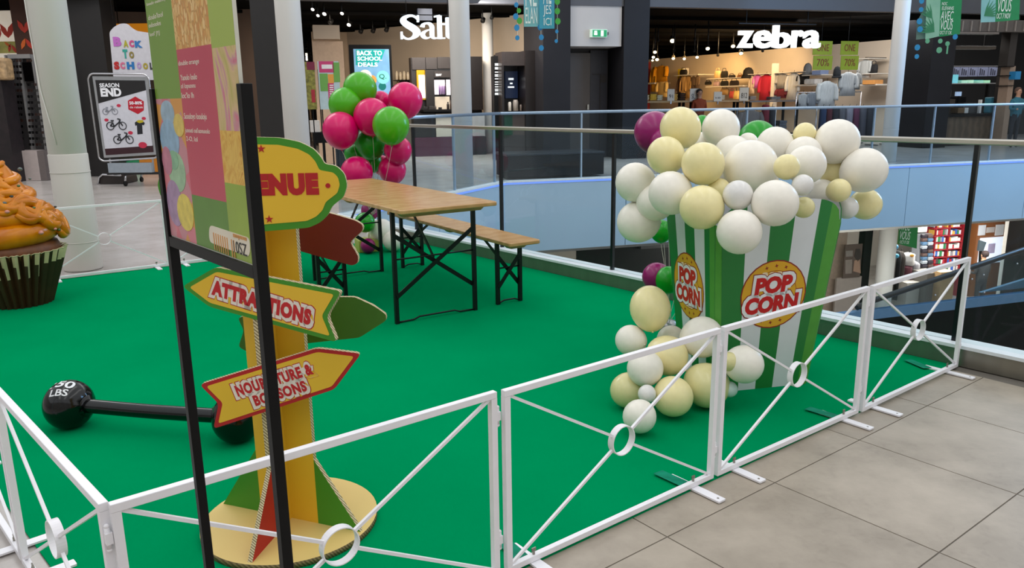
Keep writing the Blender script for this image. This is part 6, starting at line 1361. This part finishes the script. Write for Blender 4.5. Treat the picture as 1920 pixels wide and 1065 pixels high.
for s, r, m, b in (('SEASON', (187, 156, 224, 164), PWH2, .03), ('END', (189, 165, 228, 181), PWH2, .05), ('50-80%', (243, 190, 267, 196), PWH2, .03), ('de rabais', (244, 199, 268, 203), PWH2, 0)): ltext(t, PA, s, r, m, .009, b, .002)
for x, y, r in ((223, 198, 4), (200, 225, 4), (270, 222, 4), (245, 249, 4.5), (268, 272, 8)):
    c = PA.uv(x, y); rr = abs(PA.uv(x + r, y)[0] - c[0]); MB().prism(circ(c[0], c[1], rr, rr * .7, 16), .006, .009, PA.M).obj('poster_bubble', [PINK_], t, world=True)
def bike(x, y, s, m):
    mm = MB(); k = abs(PA.uv(x + 1, y)[0] - PA.uv(x, y)[0]) * s
    def P_(a, b): c = PA.uv(x, y); return PA.w(c[0] + a * k, c[1] + b * k, .009)
    for cx in (-11, 11): mm.tube([P_(cx + 6.5 * math.cos(2 * pi * i / 20), 6.5 * math.sin(2 * pi * i / 20)) for i in range(20)], .008 * s, 4, closed=True)
    for a, b in (((-11, 0), (-4, -1)), ((-4, -1), (-7, 8)), ((-4, -1), (5, 6)), ((5, 6), (8, 11)), ((8, 11), (3, 12)), ((11, 0), (6, 8)), ((-11, 0), (-6, 6)), ((-9, 9), (-4, 9))): mm.tube([P_(*a), P_(*b)], .011 * s, 4)
    mm.obj('bicycle_print', [m], t, world=True)
bike(207, 209, .8, M('poster_ink_grey', '#8a8d96', .4)); bike(219, 236, 1.05, INKB); bike(232, 262, 1.05, INKB)
pp_([(253, 230), (258, 226), (268, 226), (272, 231), (270, 235), (267, 234), (268, 251), (258, 252), (257, 235), (254, 236)], INKB); pp_([(256, 228), (260, 225), (268, 225), (270, 229), (262, 231)], M('poster_lime', '#b9a81e', .4), .0095)
bxf = kid(t, 'brochure_tray', PA, (207, 305, 288, 323), -.02, .08, M('tray_clear_grey', '#9aa4ae', .25, .2)); kid(t, 'base_beam', PA, (203, 323, 300, 327), -.05, .05, M('base_black', '#1b1b1d', .4))
for x in (206, 286): kid(t, 'upright', PA, (x, 298, x + 2.5, 325), -.02, 0, AL)
for x, y in ((236, 349), (267, 341)):
    w0 = PA.w(*PA.uv(x, 327), 0); g0 = at(x + (0 if x < 250 else -1), y); r_ = .045
    wl = MB().cyl(Vector((g0.x - .018, g0.y, r_)), Vector((g0.x + .018, g0.y, r_)), r_, 16).obj('caster_wheel', [BLACK], t, world=True); MB().tube([w0, Vector((g0.x, g0.y + .01, .12)), Vector((g0.x, g0.y, .07))], .018, 8).obj('caster_fork', [CHF], t, world=True)
t = thing('dark_lounger', 'low dark armchair silhouette beside the season end stand', 'chair', base(YP(14.6), (184, 328, 232, 346), 0)); Pd = YP(14.6)
MB().prism(rb(Pd.poly([(184, 345), (186, 333), (194, 328), (232, 330), (236, 345)]), .04), -.5, 0, Pd.M).obj('body', [M('chair_brown', '#2b2320', .5)], t, world=True)
MB().tube([Pd.w(*Pd.uv(184, 346), .02), Pd.w(*Pd.uv(187, 332), .02), Pd.w(*Pd.uv(194, 327), .02), Pd.w(*Pd.uv(228, 329), .02)], .02, 8).obj('arm_tube', [CHF], t, world=True)
for r, c, lab in (((236, 302, 262, 318), '#2f9a64', 'green goods crate behind the season end stand'), ((262, 298, 300, 322), '#d9861f', 'orange counter block behind the season end stand')): item('counter_block', lab, 'counter', YP(16.6), r, -.5, 0, M('block' + c[1:], c, .5), v0=0)
ob = item('orange_lamp_band', 'orange lit band high behind the back to school sign', 'lamp', YP(18.5), (206, 44, 300, 62), -.2, 0, M('orange_glow', '#e08a1c', .5, emit=.5))
for x in (215, 290): kid(ob, 'hanging_rod', YP(18.5), (x - .5, 0, x + .5, 50), -.12, -.1, BLACK, v1=4.4)
# ------------------------------------------------------------------ lower floor seen under the fascia
LZ = -4.3
lf = struct('floor_lower', MB().prism([(-14, 4), (30, 4), (40, 45), (-14, 45)], LZ - .2, LZ), [FARFL])
LB = 1.2
def LP(b=0): return Plane(BEND + SN * b + Vector((0, 0, 0)), SA)
struct('ceiling_lower', MB().prism(spoly([(-16, -4.6), (30, -4.6), (30, 12), (-16, 12)]), -1.3, -1.1), [M('lower_ceiling', '#b9b4ad', .7)])
Q0 = LP(2.2); Q1 = LP(4.5); Q2 = LP(7.5)
struct('wall_lower_back', pb(LP(9.5), (900, 400, 2300, 500), -.2, 0, LZ, -1.2), [M('lower_shop_wall', '#c8bfb4', .7, var=.06, scale=1.5)])
area('shop_and_fill_light', (11.5, 19.5, -1.45), (11.5, 20, -4), 5, 1.6, 560, (1, .96, .92)); area('shop_and_fill_light', (6.5, 14.6, -1.45), (6.5, 15.6, -3.2), 4, .8, 110, (1, .93, .86))
struct('wall_lower_dark', pb(Q0, (1080, 440, 1262, 540), -.2, 0, LZ, -1.2), [M('lower_dark_wall', '#1b191a', .5, var=.1)])
struct('wall_lower_dark_b', pb(Q0, (1262, 440, 1585, 540), -.2, 0, LZ, -1.2), [M('lower_brown_wall', '#8a786a', .5, var=.1)])
struct('trim_lower', pb(Q0, (900, 440, 1082, 540), -.2, 0, LZ, -1.2), [M('lower_lit_wall', '#d8cbb8', .6)])
item('wall_sign_box', 'grey header strip over the dark lower shop front', 'panel', Q0, (1198, 455, 1250, 464), 0, .1, M('header_grey', '#5c5a5a', .5))
t = item('portrait_poster', 'brown toned portrait poster in the lower window left of the white column', 'poster', LP(2.0), (1581, 458, 1613, 520), 0, .03, M('portrait_brown', '#4a3b33', .5)); Q = LP(2.0)
for pts, c in (([(1603, 466), (1611, 466), (1613, 482), (1606, 490), (1600, 480)], '#2a1f1a'), ([(1600, 488), (1610, 486), (1612, 512), (1598, 508)], '#8d6f5c'), ([(1584, 470), (1597, 469), (1597, 480), (1584, 481)], '#6d655f'), ([(1583, 487), (1596, 486), (1595, 512), (1583, 513)], '#72675f')): MB().prism(Q.poly(pts), .03, .035, Q.M).obj('poster_print', [M('pp' + c[1:], c, .5)], t, world=True)
item('door_leaf', 'pale grey lower door panel under the portrait poster', 'panel', LP(2.0), (1566, 520, 1612, 600), -.05, .0, M('lower_door', '#857a72', .5), v0=LZ)
item('dark_post', 'black upright between the portrait poster and the white lower column', 'post', Q0, (1612, 425, 1626, 560), -.1, .1, BLACK, v0=LZ, v1=-1.2)
pcol = Q0.w(Q0.uv(1642, 500)[0], 0, .3); t = thing('column', 'white round column on the lower floor left of the green banner', 'column', (pcol.x, pcol.y, LZ)); MB().lathe([(.19, 0), (.19, 3.1)], 32).obj('shaft', [COLM], t)
t = thing('hanging_banner', 'green promotional banner hung on the lower floor under the fascia', 'banner', base(Q0, (1663, 420, 1720, 460))); 
MB().prism(Q0.poly([(1660, 405), (1687, 405), (1684, 458), (1663, 452)]), 0, .01, Q0.M).obj('sheet', [M('banner_moss', '#7f9a5a', .55, c2='#6a8a4e', scale=3)], t, world=True); MB().prism(Q0.poly([(1686, 405), (1722, 405), (1718, 466), (1683, 457)]), 0, .01, Q0.M).obj('sheet', [M('banner_vivid', '#12823a', .55)], t, world=True)
for s, r in (('AVEC', (1687, 414, 1706, 432)), ('VOUS', (1686, 434, 1706, 449)), ('OCT IT OK', (1686, 451, 1704, 457))): ltext(t, Q0, s, r, BTX, .013, 0, .004, -.12)
fronds(t, Q0, 1668, 448, 6, .3, M('palm_moss', '#4d7a44', .55), -1)
t = thing('accessory_tower', 'tall tower of dark accessories in clear bags beside the green lower banner', 'stand', base(Q1, (1722, 436, 1748, 520))); kid(t, 'core', Q1, (1724, 440, 1746, 520), -.3, -.05, M('tower_grey', '#7d7d82', .3), v0=LZ + .1)
kid(t, 'top_header', Q1, (1728, 420, 1744, 436), -.2, -.1, M('tower_header', '#ece6e0', .5))
TA = [M('accessory_dark', '#26222a', .3), M('accessory_grey', '#8f939a', .25), M('accessory_blue', '#46607a', .3), M('accessory_brown', '#4c3a36', .35)]
for k in range(34):
    c_ = k % 2; j = k // 2; x = 1726 + c_ * 11; y = 439 + j * 7
    u = Q1.rect(x, y, x + 9, y + 5.5); o = MB().b2((-(u[2] - u[0]) / 2, -.05, 0), ((u[2] - u[0]) / 2, .05, u[3] - u[1])).obj('accessory', [TA[(k * 7 + j) % 4]], None, loc=Q1.w((u[0] + u[2]) / 2, u[1], .02), bevel=.012); o.rotation_euler = (.3, 0, SA); tag(o, '%s bagged accessory, %s row from the top, %s side of the accessory tower' % (('dark', 'grey', 'blue', 'brown')[(k * 7 + j) % 4], ORD[j], ('left', 'right')[c_]), 'accessory', 'accessories on the tall tower')
# red shelf unit of boxed goods
QR = LP(5.2); REDS = M('red_shelf', '#8e1522', .5)
t = thing('red_shelf_unit', 'dark red shelf unit full of white boxed goods on the lower floor', 'shelf', base(QR, (1753, 416, 1802, 530))); kid(t, 'back_panel', QR, (1752, 405, 1803, 530), -.4, -.35, REDS, v0=LZ)
for y in (427, 441, 454, 467, 481, 495, 509): kid(t, 'shelf_board', QR, (1752, y, 1803, y + 1.4), -.35, 0, M('red_board', '#a32630', .5))
for x in (1751, 1776, 1802): kid(t, 'side', QR, (x, 405, x + 1.5, 530), -.36, .01, REDS, v0=LZ)
GC = ['#d9d4d2', '#c9c6cc', '#e2ddd6', '#a8303a', '#d8c9c0', '#3a5fae', '#dcd8d8', '#2f7a4a', '#cfa04a', '#e4e0dc', '#8e8a90', '#4a4448']
k = 0
for j, y in enumerate((427, 441, 454, 467, 481, 495, 509)):
    x = 1754; nb = 0
    while x < 1801:
        wd = 2.6 + RN.random() * 2.4; hh = 7 + RN.random() * 4
        if not (1774 < x + wd / 2 < 1778):
            u = QR.rect(x, y - hh, x + wd - .5, y); c = GC[RN.randrange(12)]
            o = MB().b2((-(u[2] - u[0]) / 2, -.1, 0), ((u[2] - u[0]) / 2, .1, u[3] - u[1])).obj('boxed_goods', [M('goods' + c[1:], c, .5)], None, loc=QR.w((u[0] + u[2]) / 2, u[1], -.15)); o.rotation_euler = (0, 0, SA); tag(o, '%s box, %s from left on the %s board of the red shelf unit' % (dict(zip(GC, ('white', 'lilac grey', 'cream', 'red', 'pink beige', 'blue', 'pale grey', 'green', 'mustard', 'ivory', 'grey', 'charcoal')))[c], ORD[nb], ORD[j]), 'box', 'boxed goods on the red shelf unit')
        nb += not (1774 < x + wd / 2 < 1778); x += wd
t = thing('white_shelf_unit', 'pale shelf unit right of the red one with a few dark goods', 'shelf', base(LP(6.5), (1806, 416, 1830, 520))); kid(t, 'back_panel', LP(6.5), (1804, 405, 1832, 520), -.3, -.25, M('pale_shelf', '#d4cfca', .5), v0=LZ)
for y in (430, 445, 460, 476): kid(t, 'shelf_board', LP(6.5), (1804, y, 1832, y + 1.3), -.25, .05, M('pale_board', '#a8a3a0', .5))
for n_, (r, c, lab) in enumerate((((1812, 437, 1822, 445), '#2a2a2c', 'dark goods box on the pale lower shelf'), ((1820, 436, 1829, 460), '#3a3430', 'tall brown black box on the pale lower shelf'), ((1808, 452, 1818, 460), '#c9a04a', 'mustard goods box on the pale lower shelf'), ((1806, 466, 1816, 476), '#c05a4a', 'coral goods box on the pale lower shelf'), ((1819, 462, 1830, 476), '#6b7a4a', 'moss green goods box on the pale lower shelf'))): item('goods_box', lab, 'box', LP(6.5), r, -.2, 0, M('gb' + c[1:], c, .5), 'goods on the pale lower shelf')
QB = LP(5.0)
t = thing('brown_kiosk', 'brown kiosk wall with notices and a bright white light box on the lower floor', 'kiosk', base(QB, (1830, 405, 1888, 520))); kid(t, 'panel', QB, (1829, 398, 1889, 520), -.3, 0, M('kiosk_brown', '#7c4a26', .5, var=.06, scale=2), v0=LZ)
lb = kid(t, 'light_box', QB, (1835, 445, 1878, 492), 0, .06, M('light_box', '#dfe4f4', .4, emit=.9, var=.01)); kid(lb, 'grid_print', QB, (1849, 456, 1862, 474), .06, .065, M('grid_print', '#b9aed0', .5))
for x0, y0, x1, y1, c in ((1834, 422, 1847, 441, '#c9c9d0'), (1849, 426, 1864, 436, '#b9b0ae'), (1866, 421, 1881, 441, '#d6d6da')): kid(t, 'notice', QB, (x0, y0, x1, y1), 0, .02, M('notice' + c[1:], c, .5))
t = thing('price_monitor', 'grey monitor turned beside the bright light box', 'monitor', base(LP(4.2), (1833, 450, 1848, 480))); MB().prism(LP(4.2).poly([(1836, 450), (1848, 454), (1842, 471), (1833, 470)]), -.03, .03, LP(4.2).M).obj('screen', [M('monitor_grey', '#3f474d', .3)], t, world=True); MB().prism(LP(4.2).poly([(1837, 470), (1840, 470), (1839, 520), (1835, 520)]), -.03, .03, LP(4.2).M).obj('stand', [BLACK], t, world=True)
pq = LP(3.6).w(LP(3.6).uv(1846, 480)[0], 0, 0); pq.z = LZ
person('person', 'person with dark curly hair before the bright light box on the lower floor', pq, 1.66, '#3a3230', '#2a1a18', '#1a1a1c', face=pi / 2 + SA)
t = thing('white_post', 'white upright with two yellow pictures right of the brown kiosk', 'post', base(LP(4.0), (1890, 400, 1906, 560))); kid(t, 'post', LP(4.0), (1889, 398, 1907, 560), -.2, 0, M('post_white', '#c2bcb4', .5), v0=LZ)
for y0, y1, c in ((441, 460, '#b9a03a'), (463, 482, '#8a8470')): kid(t, 'picture', LP(4.0), (1893, y0, 1905, y1), 0, .02, M('pic' + c[1:], c, .5, var=.4, scale=15))
item('dark_pillar', 'black pillar at the right picture edge on the lower floor', 'pillar', LP(3.6), (1909, 395, 1960, 560), -.4, 0, BLACK, v0=LZ, v1=-1.2)
gd = 'dark clothes rails on the lower floor'
for k, (r, c, lab) in enumerate([((1655, 470, 1664, 560), '#2a2624', 'black coat at the left of the lower clothes rail'), ((1663, 466, 1673, 560), '#4a4440', 'taupe coat second on the lower clothes rail'), ((1674, 470, 1682, 560), '#1f1c1c', 'black coat third on the lower clothes rail'), ((1681, 472, 1690, 560), '#3c332e', 'brown coat fourth on the lower clothes rail'), ((1690, 496, 1706, 535), '#5a2a35', 'maroon top on the low rack beside the lower rail'), ((1704, 490, 1720, 530), '#8f8b90', 'grey top on the low rack beside the lower rail'), ((1696, 474, 1712, 496), '#c9c5c4', 'white top above the maroon one on the lower floor')]): garment(LP(3.2), r, c, lab, gd, dep=.3, sleeves=False, seed=k)
for x, y, r, c, lab in ((1678, 463, 8, '#2f8fc0', 'blue ball cap display on top of the lower rail'), (1681, 480, 6, '#3aa0c4', 'light blue round display on the lower rail'), (1710, 479, 5, '#c98a2a', 'orange brown round display beside the lower rail')): pc_ = LP(3.0).w(*LP(3.0).uv(x, y), 0); o = MB().sph((0, 0, 0), r * 15 / F, 16, 10, 0, (1, .8, .9)).obj('round_display', [M('rd' + c[1:], c, .4)], None, loc=pc_); tag(o, lab, 'ball', 'round displays on the lower rail')
item('grey_counter', 'grey counter block on the lower floor below the accessory tower', 'counter', LP(2.6), (1736, 512, 1762, 570), -.5, 0, M('counter_grey2', '#78726c', .5), v0=LZ)
item('white_table', 'white goods table on the lower floor beside the grey counter', 'table', LP(2.8), (1700, 530, 1730, 560), -.5, 0, M('white_table', '#cfc6bc', .5), v0=LZ); item('pale_carton', 'pale orange carton on the lower floor near the escalator rail', 'box', LP(2.4), (1764, 510, 1790, 530), -.4, 0, M('pale_carton', '#c9a070', .6), v0=LZ)
# ------------------------------------------------------------------ escalator
EA = at(1560, 604, -1.55); EB = at(1935, 560, -1.55)
ea = math.atan2(EB.y - EA.y, EB.x - EA.x); EL = (EB - EA).length
es = thing('escalator', 'dark clad escalator with glass side and black handrail beyond the balustrade', 'escalator', (EA.x, EA.y, -1.55), ea)
PE = Plane((EA.x, EA.y, 0), ea)
EBL = M('escalator_blue_lit_edge', '#4f7396', .35, .2); EDK = M('escalator_black_glass', '#06080a', .3, spec=.15)  # blue light on the edge band is put into its base colour
MB().b2((-3.5, 0, -.03), (EL + 3, .10, .10)).obj('edge_band', [EBL], es); MB().b2((-3.5, .02, -2.75), (EL + 3, .09, -.03)).obj('side_cladding', [EDK], es)
h0 = PE.uv(1640, 566); h1 = PE.uv(1920, 471); sl = (h1[1] - h0[1]) / (h1[0] - h0[0])
def hp(x): return h0[1] + sl * (x - h0[0]) + 1.55
MB().tube([(h0[0] - .25, .05, hp(h0[0] - .25) - .02), (h0[0], .05, hp(h0[0])), (EL * .6, .05, hp(EL * .6)), (EL + 3, .05, hp(EL + 3))], .04, 10).obj('handrail', [M('rubber_black', '#131416', .4)], es)
MB().prism([(h0[0], .1), (EL + 3, .1), (EL + 3, hp(EL + 3) - .03), (h0[0], hp(h0[0]) - .03)], -.058, -.045, Matrix.Rotation(pi / 2, 4, 'X')).obj('glass_side', [glass('escalator_glass', (.62, .7, .74), .05)], es)
b0 = PE.uv(1868, 556); b1_ = PE.uv(1935, 534); MB().prism([(b0[0], b0[1] + 1.55), (b1_[0] + 1, b0[1] + 1.55), (b1_[0] + 1, b1_[1] + 1.55 + .15)], -.30, -.25, Matrix.Rotation(pi / 2, 4, 'X')).obj('far_skirt', [M('skirt_pale_blue', '#9fc4d8', .3, .3)], es)
for x, y in ((1757, 554), (1779, 546), (1826, 524), (1848, 516), (1911, 495), (1849, 549)):
    u = PE.uv(x, y); MB().sph((u[0], .03, u[1] + 1.55), .014, 10, 6).obj('spot_light_bead', [CHR], es)  # chrome beads standing in for the small white spot lights
